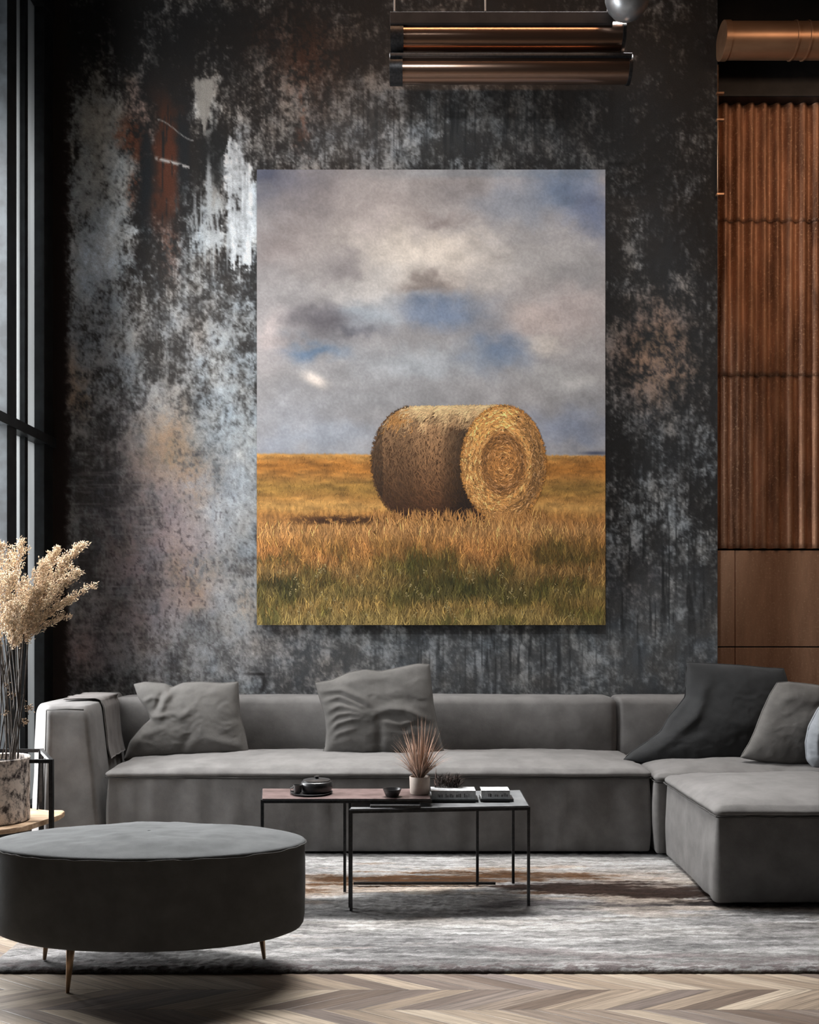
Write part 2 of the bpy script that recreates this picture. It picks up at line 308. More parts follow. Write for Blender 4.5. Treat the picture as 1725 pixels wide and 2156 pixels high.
def link(name, me, m, parent=None, smooth=False):
    if m: me.materials.append(m)
    if smooth: me.shade_smooth()
    o = bpy.data.objects.new(name, me); C.objects.link(o)
    if parent: o.parent = parent; o.matrix_parent_inverse = parent.matrix_world.inverted() if False else Matrix.Translation(-parent.location)
    return o
def mesh_np(name, V, Fq, m, parent=None, smooth=False, col=None):
    V = np.asarray(V, np.float32); Fq = np.asarray(Fq, np.int32); k = Fq.shape[1]
    me = bpy.data.meshes.new(name); me.vertices.add(len(V)); me.vertices.foreach_set('co', V.ravel())
    me.loops.add(Fq.size); me.loops.foreach_set('vertex_index', Fq.ravel()); me.polygons.add(len(Fq)); me.polygons.foreach_set('loop_start', np.arange(0, Fq.size, k, dtype=np.int32))
    me.update(calc_edges=True); me.validate()
    if col is not None:
        a = me.color_attributes.new('tint', 'FLOAT_COLOR', 'POINT'); cc = np.ones((len(V), 4), np.float32); cc[:, :3] = col; a.data.foreach_set('color', cc.ravel())
    return link(name, me, m, parent, smooth)
def quads(nu, nv, off=0, flip=False):
    i = np.arange(nu-1)[:, None]*nv+np.arange(nv-1)[None, :]+off; i = i.ravel()
    q = np.stack([i, i+nv, i+nv+1, i+1], 1); return q[:, ::-1] if flip else q
class MB:
    def __init__(s): s.bm = bmesh.new()
    def box(s, a, b, bev=0):
        r = bmesh.ops.create_cube(s.bm, size=1); a = Vector(a); b = Vector(b)
        for v in r['verts']: v.co = Vector([(a[i]+b[i])/2+v.co[i]*(b[i]-a[i]) for i in range(3)])
        if bev: bmesh.ops.bevel(s.bm, geom=list({e for v in r['verts'] for e in v.link_edges}), offset=bev, segments=3, affect='EDGES', profile=.5)
        return s
    def tube(s, pts, r, n=12, caps=True, sq=False):
        pts = [Vector(p) for p in pts]; rr = r if isinstance(r, (list, tuple)) else [r]*len(pts); rings = []
        up = Vector((0, 0, 1))
        for i, p in enumerate(pts):
            t = (pts[min(i+1, len(pts)-1)]-pts[max(i-1, 0)]).normalized()
            u = up if abs(t.dot(up)) < .95 else Vector((1, 0, 0)); a = t.cross(u).normalized(); b = a.cross(t).normalized()
            k = 4 if sq else n; o = math.pi/4 if sq else 0; m_ = math.sqrt(2) if sq else 1
            rings.append([s.bm.verts.new(p+(a*math.cos(o+2*math.pi*j/k)+b*math.sin(o+2*math.pi*j/k))*rr[i]*m_) for j in range(k)])
        for A, B in zip(rings, rings[1:]):
            for j in range(len(A)): s.bm.faces.new((A[j], A[(j+1) % len(A)], B[(j+1) % len(A)], B[j]))
        if caps: s.bm.faces.new(rings[0][::-1]); s.bm.faces.new(rings[-1])
        return s
    def lathe(s, prof, c=(0, 0, 0), n=40):
        c = Vector(c); rings = []
        for r, z in prof: rings.append([s.bm.verts.new(c+Vector((r*math.cos(2*math.pi*j/n), r*math.sin(2*math.pi*j/n), z))) for j in range(n)])
        for A, B in zip(rings, rings[1:]):
            for j in range(n): s.bm.faces.new((A[j], A[(j+1) % n], B[(j+1) % n], B[j]))
        s.bm.faces.new(rings[0][::-1]); s.bm.faces.new(rings[-1]); return s
    def prism(s, out, z0, z1, bev=0):
        lo = [s.bm.verts.new((x, y, z0)) for x, y in out]; hi = [s.bm.verts.new((x, y, z1)) for x, y in out]; n = len(out)
        fs = [s.bm.faces.new(lo[::-1]), s.bm.faces.new(hi)]+[s.bm.faces.new((lo[i], lo[(i+1) % n], hi[(i+1) % n], hi[i])) for i in range(n)]
        if bev: bmesh.ops.bevel(s.bm, geom=list({e for f in fs for e in f.edges}), offset=bev, segments=3, affect='EDGES', profile=.5)
        return s
    def obj(s, name, m, parent=None, smooth=False, ang=None):
        bmesh.ops.recalc_face_normals(s.bm, faces=s.bm.faces[:]); me = bpy.data.meshes.new(name); s.bm.to_mesh(me); s.bm.free()
        if ang: me.shade_smooth(); me.set_sharp_from_angle(angle=R(ang))
        return link(name, me, m, parent, smooth)
def thing(name, label, cat, loc, group=None):
    o = bpy.data.objects.new(name, None); C.objects.link(o); o.location = loc; o.empty_display_size = .1; tag(o, label, cat, group); return o
def tag(o, label, cat, group=None):
    o['label'] = label; o['category'] = cat
    if group: o['group'] = group
    return o
def struct(o): o['kind'] = 'structure'; return o
def soft_box(name, a, b, r, m, parent=None, disp=None, step=.035):
    """upholstered block: rounded edges, disp(points, normals) -> points"""
    ax = []
    for i in range(3):
        L = b[i]-a[i]; inner = np.linspace(a[i]+r, b[i]-r, max(2, int((L-2*r)/step)+1)); e = a[i]+r*(1-np.cos(np.linspace(0, math.pi/2, 5)[:-1])); e2 = b[i]-(e-a[i])[::-1]
        e = np.linspace(a[i], a[i]+r, 5)[:-1]; e2 = np.linspace(b[i]-r, b[i], 5)[1:]
        ax.append(np.concatenate([e, inner, e2]))
    V = []; Q = []; off = 0
    for i in range(3):
        j, k = (i+1) % 3, (i+2) % 3
        for side in (0, 1):
            U, W = np.meshgrid(ax[j], ax[k], indexing='ij'); p = np.zeros(U.shape+(3,)); p[..., j] = U; p[..., k] = W; p[..., i] = (a, b)[side][i]
            V.append(p.reshape(-1, 3)); Q.append(quads(len(ax[j]), len(ax[k]), off, flip=(side == 0))); off += U.size
    V = np.concatenate(V); Q = np.concatenate(Q)
    lo = np.array(a)+r; hi = np.array(b)-r; q = np.clip(V, lo, hi); d = V-q; n = np.linalg.norm(d, axis=1, keepdims=True); nn = d/np.maximum(n, 1e-9); V = q+nn*r
    key = np.round(V*20000).astype(np.int64); _, idx, inv = np.unique(key, axis=0, return_index=True, return_inverse=True); inv = inv.ravel()
    V = V[idx]; nn = nn[idx]; Q = inv[Q]
    if disp: V = disp(V, nn)
    o = mesh_np(name, V, Q, m, parent, smooth=True); return o
def puff(a, b, bulge, wr=.004, sc=9, seed=1, side=.006, pull=0.0):
    a = np.array(a); b = np.array(b)
    def f(V, n):
        u = (V[:, 0]-a[0])/(b[0]-a[0])*2-1; v = (V[:, 1]-a[1])/(b[1]-a[1])*2-1; z = (V[:, 2]-a[2])/(b[2]-a[2])
        top = ss(.5, 1, z)
        W = V.copy()
        g = (1-np.abs(u)**6)*(1-np.abs(v)**4)
        W[:, 2] += top*bulge*g
        ns = fbm(V[:, 0]*sc+seed, V[:, 1]*sc*1.4+V[:, 2]*3, 4, seed)-.5
        W[:, 2] += top*ns*wr*2.2
        # vertical gathers on the sides
        s = V[:, 0]+V[:, 1]
        gather = (fbm(s*22, V[:, 2]*3, 3, seed+5)-.5)*side+(fbm(s*2.2, V[:, 2]*2, 2, seed+9)-.5)*side*1.6
        sidebulge = np.sin(np.clip(z, 0, 1)*math.pi)*.010
        W[:, 0] += n[:, 0]*(gather+sidebulge); W[:, 1] += n[:, 1]*(gather+sidebulge)
        return W
    return f
def loop_tube(name, pts, r, m, parent):
    mb = MB(); mb.tube(pts+[pts[0]], r, 6, caps=False); return mb.obj(name, m, parent, smooth=True)

# ---------------------------------------------------------------- materials
M = {}
SOFA = (.152, .146, .142)
M['sofa'] = fabric('sofa fabric', SOFA)
M['sofa_dark'] = fabric('charcoal fabric', (.06,.062,.063))
M['otto'] = fabric('ottoman fabric', (.082, .085, .087))
M['pil_l'] = fabric('light grey fabric', (.125, .119, .113)); M['pil_m'] = fabric('mid grey fabric', (.100, .095, .090)); M['pil_d'] = fabric('dark grey fabric', (.032, .033, .034)); M['pil_b'] = fabric('blue grey fabric', (.24, .255, .275))
M['piping'] = fabric('piping', (.06, .058, .056)); M['throw'] = fabric('throw fabric', (.15, .138, .132))
M['blackmetal'] = noisy('blackened steel', (.012, .012, .013), (.03, .03, .032), 60, 3, .38, .6, .05)
M['frame'] = noisy('window frame steel', (.018, .020, .022), (.035, .04, .044), 12, 3, .45, .4, .05)
M['brass'] = noisy('brushed brass leg', (.30, .19, .11), (.46, .31, .19), 30, 3, .38, .75, .05, vec=(1, 1, .15))
M['rodgrey'] = mat('hanger grey', (.25, .25, .25), .5, .5)

# ---------------------------------------------------------------- room shell
WD = 6.1
def wall_plane(name, px0, px1, py0, py1, cell, D):
    xs = np.arange(px0, px1+.01, cell); ys = np.arange(py0, py1+.01, cell); X, Y = np.meshgrid(xs, ys, indexing='ij')
    col = lin(wall_tex(X, Y))*WALL_GAIN
    rel = (fbm(X/9, Y/11, 5, 11, .72)-.5)*.0025+(fbm(X/46, Y/60, 4, 13)-.5)*.003
    V = np.stack([(X-HX)*D/F, np.full(X.shape, D)-rel, HC-(Y-HY)*D/F], -1).reshape(-1, 3)
    return V, quads(len(xs), len(ys), 0), col.reshape(-1, 3)
WALL_GAIN = 1.25
m = attr_mat('weathered plaster', .85, 150, .26, (1, 1, 1), .25, .003)
V, Q, col = wall_plane('wall_back', 107.3, 1511.6, -125, 1716, 2.9, WD)
# close the slab: right return and back
n0 = len(V); x1 = V[:, 0].max(); x0 = V[:, 0].min(); z0, z1 = V[:, 2].min(), V[:, 2].max()
EX = np.array([[x1, WD-.004, z0], [x1, WD-.004, z1], [x1, WD+.45, z1], [x1, WD+.45, z0], [x0, WD+.45, z0], [x0, WD+.45, z1]])
V = np.concatenate([V, EX]); Q = np.concatenate([Q, np.array([[0, 1, 2, 3], [3, 2, 5, 4]])+n0]); col = np.concatenate([col, np.full((6, 3), .01)])
struct(mesh_np('wall_back', V, Q, m, col=col))
mdark = noisy('dark plaster', (.012, .012, .013), (.026, .025, .025), 3, 5, .9)
struct(MB().box((x1, WD+.33, -.02), (4.3, WD+.45, 5.65)).obj('wall_right_recess', mdark))
struct(MB().box((4.2, -2.1, -.02), (4.35, WD+.45, 5.65)).obj('wall_right', mdark))
struct(MB().box((-2.45, -2.25, -.02), (4.35, -2.1, 5.65)).obj('wall_front', mdark))
struct(MB().box((-2.45, -2.25, 5.6), (4.35, WD+.45, 5.72)).obj('ceiling', mdark))
# left wall: solid towards the camera, one tall steel window towards the back
mb = MB(); mb.box((-2.45, -2.1, -.02), (-2.30, 3.30, 5.6)); mb.box((-2.45, 3.3, -.02), (-2.30, WD+.4, .06)); mb.box((-2.45, 3.3, 5.2), (-2.30, WD+.4, 5.6)); mb.box((-2.45, 6.13, .06), (-2.3, WD+.4, 5.2)); struct(mb.obj('wall_left', mdark))
win = bpy.data.objects.new('window_1', None); C.objects.link(win); win.location = (-2.34, 4.7, .06); struct(win)
XW = -2.30
def yw(px): return -XW*F/(HX-px)
fm = M['frame']
def post(y0, y1, xi, xo=-2.40, m_=None): MB().box((xo, y0, .06), (xi, y1, 5.2), .003).obj('mullion', m_ or fm, win)
post(yw(90), 6.13, XW+.01); post(yw(60), yw(66), XW-.02); post(yw(8), yw(28), XW+.02); post(yw(31), yw(34), XW-.015)
for k, y in enumerate((4.75, 4.1, 3.32)): post(y, y+.09, XW+.02)
MB().box((-2.40, 3.32, 2.36), (XW+.03, 6.12, 2.42), .003).obj('transom', fm, win)
MB().box((-2.40, 3.32, .06), (XW+.02, 6.12, .14), .003).obj('sill', fm, win); MB().box((-2.40, 3.32, 5.1), (XW+.02, 6.12, 5.2), .003).obj('head_rail', fm, win)
# frosted sheets in the narrow bays by the corner, clear panes nearer the camera
mf = mat('frosted glass', (.30, .31, .31), .45); nt = mf.node_tree; pb = nt.nodes['Principled BSDF']
v = coords(mf, (1, 3, .25)); f_, c_ = noise_col(mf, v, 1.1, 3, (.16, .163, .163), (.30, .305, .305), .3, .7); lk(mf, c_, pb.inputs['Base Color'])
tr = nd(mf, 'ShaderNodeBsdfTranslucent'); lk(mf, c_, tr.inputs['Color']); ms = nd(mf, 'ShaderNodeMixShader'); ms.inputs[0].default_value = .75
lk(mf, pb.outputs[0], ms.inputs[1]); lk(mf, tr.outputs[0], ms.inputs[2]); lk(mf, ms.outputs[0], nt.nodes['Material Output'].inputs['Surface'])
for (a, b) in ((yw(67), yw(90)), (yw(34), yw(60))):
    for z0_, z1_ in ((.14, 2.36), (2.42, 5.1)): MB().box((-2.36, a-.002, z0_), (-2.352, b+.002, z1_)).obj('frosted_pane', mf, win)
mg = bpy.data.materials.new('clear glass'); mg.use_nodes = True; nt = mg.node_tree; nt.nodes.clear(); out = nt.nodes.new('ShaderNodeOutputMaterial')
t_ = nt.nodes.new('ShaderNodeBsdfTransparent'); g_ = nt.nodes.new('ShaderNodeBsdfGlossy'); g_.inputs['Roughness'].default_value = .03; mx = nt.nodes.new('ShaderNodeMixShader'); mx.inputs[0].default_value = .05
nt.links.new(t_.outputs[0], mx.inputs[1]); nt.links.new(g_.outputs[0], mx.inputs[2]); nt.links.new(mx.outputs[0], out.inputs[0])
for a, b in ((3.41, 4.1), (4.19, 4.75), (4.84, yw(8))):
    for z0_, z1_ in ((.14, 2.36), (2.42, 5.1)): MB().box((-2.36, a, z0_), (-2.352, b, z1_)).obj('clear_pane', mg, win)
# chevron parquet
m = mat('chevron oak parquet', rough=.42, spec=.4); v = coords(m); sp = nd(m, 'ShaderNodeSeparateXYZ'); lk(m, v, sp.inputs[0])
def mth(op, a, b=None, c=None):
    n = nd(m, 'ShaderNodeMath', operation=op)
    for i, q in enumerate((a, b, c)):
        if q is None: continue
        if isinstance(q, (int, float)): n.inputs[i].default_value = q
        else: lk(m, q, n.inputs[i])
    return n.outputs[0]
BW = .165
yy = mth('DIVIDE', mth('ADD', sp.outputs[1], .06), BW); row = mth('FLOOR', yy); tri = mth('MULTIPLY', mth('PINGPONG', yy, 1.0), BW*1.75); u = mth('ADD', sp.outputs[0], tri)
pl = mth('DIVIDE', u, .115); pid = mth('FLOOR', pl); fr_ = mth('FRACT', pl); cb = nd(m, 'ShaderNodeCombineXYZ'); lk(m, pid, cb.inputs[0]); lk(m, row, cb.inputs[1])
wn = nd(m, 'ShaderNodeTexWhiteNoise'); lk(m, cb.outputs[0], wn.inputs['Vector'])
rp = nd(m, 'ShaderNodeValToRGB'); lk(m, wn.outputs['Value'], rp.inputs[0]); e = rp.color_ramp.elements; e[0].color = (*lin((112, 94, 80)), 1); e[1].color = (*lin((196, 180, 160)), 1); e.new(.5).color = (*lin((156, 138, 120)), 1); e.new(.25).color = (*lin((134, 122, 116)), 1)
# grain along the plank
cg = nd(m, 'ShaderNodeCombineXYZ'); lk(m, mth('MULTIPLY', u, 38), cg.inputs[0]); lk(m, mth('MULTIPLY', sp.outputs[1], 5), cg.inputs[1]); lk(m, pid, cg.inputs[2])
ng = nd(m, 'ShaderNodeTexNoise'); ng.inputs['Scale'].default_value = 1.6; ng.inputs['Detail'].default_value = 6; ng.inputs['Roughness'].default_value = .7; lk(m, cg.outputs[0], ng.inputs['Vector'])
mr = nd(m, 'ShaderNodeMapRange'); lk(m, ng.outputs['Fac'], mr.inputs['Value']); mr.inputs['From Min'].default_value = .3; mr.inputs['From Max'].default_value = .7; mr.inputs['To Min'].default_value = .45; mr.inputs['To Max'].default_value = 1.45
gap = mth('MINIMUM', mth('MINIMUM', fr_, mth('SUBTRACT', 1, fr_)), mth('ADD', mth('MULTIPLY', mth('PINGPONG', yy, .5), 1.2), .012)); gp = mth('MINIMUM', mth('MULTIPLY', gap, 26), 1.0)
gk = mth('MULTIPLY_ADD', gp, .62, .38)
sc = nd(m, 'ShaderNodeVectorMath', operation='SCALE'); lk(m, rp.outputs[0], sc.inputs[0]); lk(m, mth('MULTIPLY', mth('MULTIPLY', mr.outputs['Result'], gk), .58), sc.inputs['Scale']); lk(m, sc.outputs[0], m.node_tree.nodes['Principled BSDF'].inputs['Base Color'])
bump(m, mth('ADD', gp, mth('MULTIPLY', ng.outputs['Fac'], .3)), .4, .002)
struct(MB().box((-2.45, -2.25, -.12), (4.35, WD+.45, 0)).obj('floor', m))

# ---------------------------------------------------------------- metal cladding beyond the plaster wall
RD = WD+.20
def rust(name, c0, c1, c2, sc):
    m = mat(name, rough=.48, metal=.3); v = coords(m, (1, 1, .22)); f, c = noise_col(m, v, sc, 7, c0, c1, .35, .62, .68)
    v2 = coords(m, (1, 1, 1)); f2, c2_ = noise_col(m, v2, 70, 4, (0, 0, 0), (1, 1, 1), .56, .68, .7); mx = nd(m, 'ShaderNodeMix', data_type='RGBA'); lk(m, c2_, mx.inputs[0]); lk(m, c, mx.inputs[6]); mx.inputs[7].default_value = (*c2, 1)
    lk(m, mx.outputs[2], m.node_tree.nodes['Principled BSDF'].inputs['Base Color']); bump(m, f2, .35, .004); return m
mr1 = rust('rusted copper sheet', (.19, .090, .052), (.58, .30, .175), (.75, .48, .30), 9); mr2 = rust('bronze plate', (.50, .27, .17), (.80, .48, .31), (.9, .66, .44), 4)
def corr(y0, y1, label, yo=0):
    za = HC-(y0-HY)*RD/F; zb = HC-(y1-HY)*RD/F; xs = np.arange(x1+.004, 3.9, .006); per = 27.5*RD/F
    ph = (xs-(1553-HX)*RD/F)/per; d = .018*np.sign(np.cos(2*math.pi*ph))*np.abs(np.cos(2*math.pi*ph))**.7
    V = []; zs = np.linspace(zb, za, 30)
    for off in (0, .004):
        for z in zs: V.append(np.stack([xs, RD-d+off-yo+.0015*np.sin(z*9+xs*30), np.full_like(xs, z)], 1))
    nx = len(xs); V = np.concatenate(V); nz = len(zs); Q = np.concatenate([quads(nz, nx, 0), quads(nz, nx, nz*nx, True)])
    rim = []
    for row in (0, nz-1):
        a = row*nx+np.arange(nx-1); b = a+nz*nx; rim.append(np.stack([a, a+1, b+1, b], 1))
    Q = np.concatenate([Q]+rim)
    return tag(mesh_np('corrugated_sheet', V, Q, mr1, smooth=True), label, 'metal sheet')
corr(216, 468, 'rusty corrugated metal sheet, topmost of the three above each other', .010); corr(462, 792, 'rusty corrugated metal sheet in the middle of the three at right', .005); corr(786, 1155, 'rusty corrugated metal sheet, lowest, directly above the flat bronze plates')
def plate(a, b, y0, y1, label):
    xa = x1+.004 if a is None else (a-HX)*RD/F; xb = 3.9 if b is None else (b-HX)*RD/F
    tag(MB().box((xa, RD, HC-(y1-HY)*RD/F), (xb, RD+.02, HC-(y0-HY)*RD/F), .002).obj('bronze_plate', mr2), label, 'metal plate')
plate(None, 1547.5, 1159, 1361, 'narrow upright flat bronze plate beside the plaster wall edge, upper one'); plate(1549, None, 1159, 1361, 'wide flat bronze plate just under the corrugated sheets')
plate(None, 1547.5, 1363.5, 1700, 'narrow flat bronze plate beside the plaster wall edge, lower one behind the cushion'); plate(1549, None, 1363.5, 1700, 'wide flat bronze plate, lower one behind the corner sofa cushions')
mcop = noisy('copper trim', (.26, .145, .085), (.48, .29, .18), 20, 4, .35, .8, .1)
z = lambda y, D: HC-(y-HY)*D/F
struct(MB().box((x1+.002, RD-.06, z(216, RD)), (3.9, RD+.02, z(206, RD)), .003).obj('trim_1', mcop))
mbk = noisy('black steel beam', (.010, .010, .010), (.022, .02, .02), 10, 4, .5, .3)
tag(MB().box((x1+.002, RD-.10, z(203, RD-.1)), (4.19, RD+.1, z(122, RD-.1)), .01).obj('steel_beam', mbk), 'black steel beam between the copper duct and the corrugated sheets', 'beam')
# thin copper pipe at the wall edge
t = thing('copper_pipe', 'thin copper conduit running up the right edge of the plaster wall', 'pipe', (x1-.004, WD-.02, z(415, WD)))
MB().tube([(x1-.002, WD-.018, z(415, WD)), (x1-.002, WD-.018, z(140, WD))], .005, 8).obj('tube', mcop, t, True)
for yy_ in (256, 412, 200): MB().box((x1-.012, WD-.028, z(yy_+2, WD)), (x1+.035, WD-.004, z(yy_-2, WD)), .001).obj('clip', mcop, t)
# copper duct
DD = 6.0; zc = z(86, DD); rr = 36*DD/F
mduct = noisy('copper duct', (.34, .19, .11), (.52, .31, .19), 5, 4, .36, .7, .06, vec=(.3, 1, 1))
t = thing('copper_duct', 'shiny copper ventilation duct above the corrugated sheets at top right', 'duct', (2.0, DD, zc))
MB().tube([(1.97, DD, zc), (4.19, DD, zc)], rr, 48).obj('duct_body', mduct, t, ang=40)
for xx in (1.975, 2.42, 2.50): MB().tube([(xx-.004, DD, zc), (xx+.004+(.03 if xx < 2 else 0), DD, zc)], rr+.006, 48).obj('collar', mduct, t, ang=40)
MB().tube([(2.9, DD, zc+rr-.01), (2.9, DD, 5.6)], .008, 8).obj('hanger_rod', M['rodgrey'], t)
# twin tube fixture under the ceiling
FD = 5.7
mtube = noisy('dark bronze tube', (.20, .125, .09), (.26, .165, .12), 4, 3, .20, .9, .03, vec=(.2, 1, 1))
zt = (z(80, FD), z(147, FD))
t = thing('ceiling_fixture', 'long twin-tube dark bronze ceiling fixture hanging above the painting', 'fixture', ((1070-HX)*FD/F, FD, z(22, FD)))
X_ = lambda px, D=FD: (px-HX)*D/F
MB().box((X_(822), FD-.10, z(49, FD-.10)), (X_(1284), FD+.10, z(24, FD-.10)), .004).obj('mounting_beam', noisy('brown black steel', (.014, .011, .010), (.022, .018, .017), 8, 3, .8, 0, spec=.1), t)
for i, (a, b, rr_) in enumerate(((848, 1308, .083), (846, 1322, .079))):
    MB().tube([(X_(a), FD, zt[i]), (X_(b), FD, zt[i])], rr_, 48).obj('tube', mtube, t, ang=40)
    MB().tube([(X_(a-25), FD, zt[i]), (X_(a+2), FD, zt[i])], rr_+.008, 40).obj('end_cap', M['blackmetal'], t, ang=40)
    MB().tube([(X_(b-2), FD, zt[i]), (X_(b+5), FD, zt[i])], rr_+.006, 40).obj('end_cap', M['blackmetal'], t, ang=40)
MB().box((X_(822), FD-.10, z(117, FD-.1)), (X_(1324), FD+.08, z(111, FD-.1)), .002).obj('divider', M['blackmetal'], t)
for px in (831, 1022, 1280): MB().tube([(X_(px), FD, z(24, FD)), (X_(px), FD, 5.6)], .006, 8).obj('hanger_rod', M['rodgrey'], t)
# spotlight head at the top
t = thing('spotlight', 'grey metal spotlight head hanging from the ceiling beside the fixture', 'spotlight', (X_(1322, 5.5), 5.5, z(-40, 5.5)))
ms_ = noisy('brushed grey metal', (.22, .23, .24), (.34, .35, .36), 9, 4, .35, .7, .05)
prof = [(.0, -.16), (.04, -.155), (.085, -.13), (.115, -.09), (.13, -.04), (.13, .05), (.11, .1), (.03, .12), (.0, .12)]
MB().lathe([(max(r, .002), h) for r, h in prof], (X_(1322, 5.5), 5.5, z(-18, 5.5)), 40).obj('lamp_head', ms_, t, True)
MB().tube([(X_(1322, 5.5), 5.5, z(-18, 5.5)+.11), (X_(1322, 5.5), 5.5, 5.6)], .015, 10).obj('stem', M['blackmetal'], t)

# ---------------------------------------------------------------- painting
PG = .95
CD = WD-.075
pt = thing('painting', 'large unframed canvas painting of a round hay bale in a golden field', 'painting', ((908-HX)*WD/F, WD-.01, z(1316, CD)))
a0, a1, b0, b1 = 541, 1275, 357, 1316
MB().box((X_(a0, CD)+.002, CD+.001, z(b1, CD)+.002), (X_(a1, CD)-.002, WD-.012, z(b0, CD)-.002), .003).obj('stretcher_frame', noisy('canvas edge', (.16, .15, .14), (.24, .22, .20), 40, 3, .9), pt)
xs = np.linspace(a0, a1, 368); ys = np.linspace(b0, b1, 480); GX, GY = np.meshgrid(xs, ys, indexing='ij')
V = np.stack([(GX-HX)*CD/F, np.full(GX.shape, CD), z(GY, CD)], -1).reshape(-1, 3)
mp_ = attr_mat('oil paint on canvas', .75, 260, .09, (1, 1, 1), .3, .002)
mesh_np('canvas', V, quads(len(xs), len(ys)), mp_, pt, col=(lin(paint_base(GX, GY))*PG).reshape(-1, 3))
rng = np.random.default_rng(5); S = paint_strokes(rng); V = []; Q = []; cc = []
ts = (-.5, -.17, .17, .5); wd = (.25, 1, .9, .1)
for i, (px, py, a, L, w_, cu, col_) in enumerate(S):
    dx, dy = math.cos(a), math.sin(a); k0 = len(V); yo = CD-.0006-.0022*i/len(S)
    for t_i, w_i in zip(ts, wd):
        X = px+dx*L*t_i-dy*cu*L*(t_i*t_i-.08); Y = py+dy*L*t_i+dx*cu*L*(t_i*t_i-.08); X0 = min(max(X, a0), a1); Y0 = min(max(Y, b0), b1)
        for s_ in (-.5, .5): V.append(((min(max(X0-dy*s_*w_*w_i, a0), a1)-HX)*CD/F, yo, z(min(max(Y0+dx*s_*w_*w_i, b0), b1), CD))); cc.append(col_)
    for j in range(3): Q.append((k0+2*j, k0+2*j+1, k0+2*j+3, k0+2*j+2))
mesh_np('brush_strokes', V, Q, attr_mat('brush stroke paint', .7, 260, .05, (1, 1, 1), 0), pt, col=lin(np.array(cc))*PG)

# ---------------------------------------------------------------- rug
rx0, rx1, ry0, ry1, rz = -1.52, 3.3, 3.385, 5.35, .02
xs = np.arange(rx0, rx1, .008); ys = np.concatenate([np.arange(ry0, ry0+.06, .003), np.arange(ry0+.06, ry1, .0055)]); X, Y = np.meshgrid(xs, ys, indexing='ij')
edge = np.minimum(np.minimum(X-rx0, rx1-X), np.minimum(Y-ry0, ry1-Y)); hgt = rz*(.35+.65*np.sqrt(np.clip(edge/.02, 0, 1)))+(fbm(X*60, Y*60, 3, 97)-.5)*.005*np.clip(edge/.02, .3, 1)
Yj = Y+(vn(X*70, Y*70, 98)-.5)*.006; V = np.stack([X, Yj, hgt], -1).reshape(-1, 3); n0 = len(V); nx, ny = X.shape
col = (lin(rug_tex(X, Y))*.40).reshape(-1, 3)
B = []; per = [i*ny for i in range(nx)]+[(nx-1)*ny+j for j in range(1, ny)]+[i*ny+ny-1 for i in range(nx-2, -1, -1)]+[j for j in range(ny-2, 0, -1)]
per = np.array(per); BV = V[per].copy(); BV[:, 2] = .001; k = np.arange(len(per)); kn = (k+1) % len(per)
Q = np.concatenate([quads(nx, ny), np.stack([per[kn], per[k], n0+k, n0+kn], 1)])
m = attr_mat('woven rug pile', .95, 170, .34, (1, 1.6, 1), .8, .006, spec=.1)
tag(mesh_np('rug', np.concatenate([V, BV]), Q, m, col=np.concatenate([col, col[per]*.35])), 'pale grey distressed rug with brown and black patches under the sofa', 'rug')

# ---------------------------------------------------------------- sofa
z0s = .035
secA = thing('sofa_section', 'long grey sofa section with left armrest and low back under the painting', 'sofa', (-.2, 5.4, .02), 'grey modular sofa')
secB = thing('sofa_section', 'grey corner sofa section holding the large dark cushion', 'sofa', (1.9, 5.4, .02), 'grey modular sofa')
secC = thing('sofa_section', 'grey chaise sofa section without back, nearest at the right', 'sofa', (1.9, 4.5, .02), 'grey modular sofa')
def seat(sec, a, b, zt_, bulge, seed, mt='sofa'):
    base = ((a[0]+.006), a[1]+.006, z0s), (b[0]-.006, b[1]-.006, zt_-.028)
    soft_box('base', base[0], base[1], .012, M[mt], sec, puff(base[0], base[1], 0, 0, seed=seed, side=.012))
    ca = (a[0]+.004, a[1]+.004, zt_-.034); cb_ = (b[0]-.004, b[1]-.004, zt_+.012)
    c = soft_box('seat_cushion', ca, cb_, .022, M[mt], sec, puff(ca, cb_, bulge, .006, 7, seed+3, side=.004), .03)
    pts = []
    N = 60
    for (xa, ya), (xb, yb) in (((a[0], a[1]), (b[0], a[1])), ((b[0], a[1]), (b[0], b[1])), ((b[0], b[1]), (a[0], b[1])), ((a[0], b[1]), (a[0], a[1]))):
        for i in range(N):
            t_ = i/N; x_ = xa+(xb-xa)*t_; y_ = ya+(yb-ya)*t_; j = (vn(np.array(x_*30), np.array(y_*30), 5)-.5)*.005
            pts.append((x_+(.001 if xa == b[0] and xb == b[0] else -.001 if xa == a[0] and xb == a[0] else 0), y_+(-.001 if ya == a[1] == yb else .004 if ya == b[1] == yb else 0), zt_-.028+float(j)))
    loop_tube('piping', pts, .0035, M['piping'], sec)
    MB().box((a[0]+.05, a[1]+.06, .02), (b[0]-.05, b[1]-.05, z0s+.02)).obj('plinth', M['blackmetal'], sec)
seat(secA, (-1.60, 5.0), (1.272, 5.72), .455, .035, 1)
seat(secB, (1.285, 4.955), (2.46, 5.72), .44, .04, 21)
seat(secC, (1.325, 4.10), (2.46, 4.945), .437, .05, 31)
def back(sec, xa, xb, seed, y0=5.70, y1=5.97, zt_=.785):
    a = (xa, y0, .30); b = (xb, y1, zt_)
    def f(V, n):
        W = puff(a, b, .008, .004, 6, seed, .006)(V, n); u = (V[:, 0]-xa)/(xb-xa)*2-1; zz = (V[:, 2]-.3)/(zt_-.3)
        W[:, 1] -= np.where(n[:, 1] < -.2, .03*(1-np.abs(u)**8)*np.sin(np.clip(zz, 0, 1)*math.pi)**.6, 0); return W
    soft_box('backrest', a, b, .035, M['sofa'], sec, f)
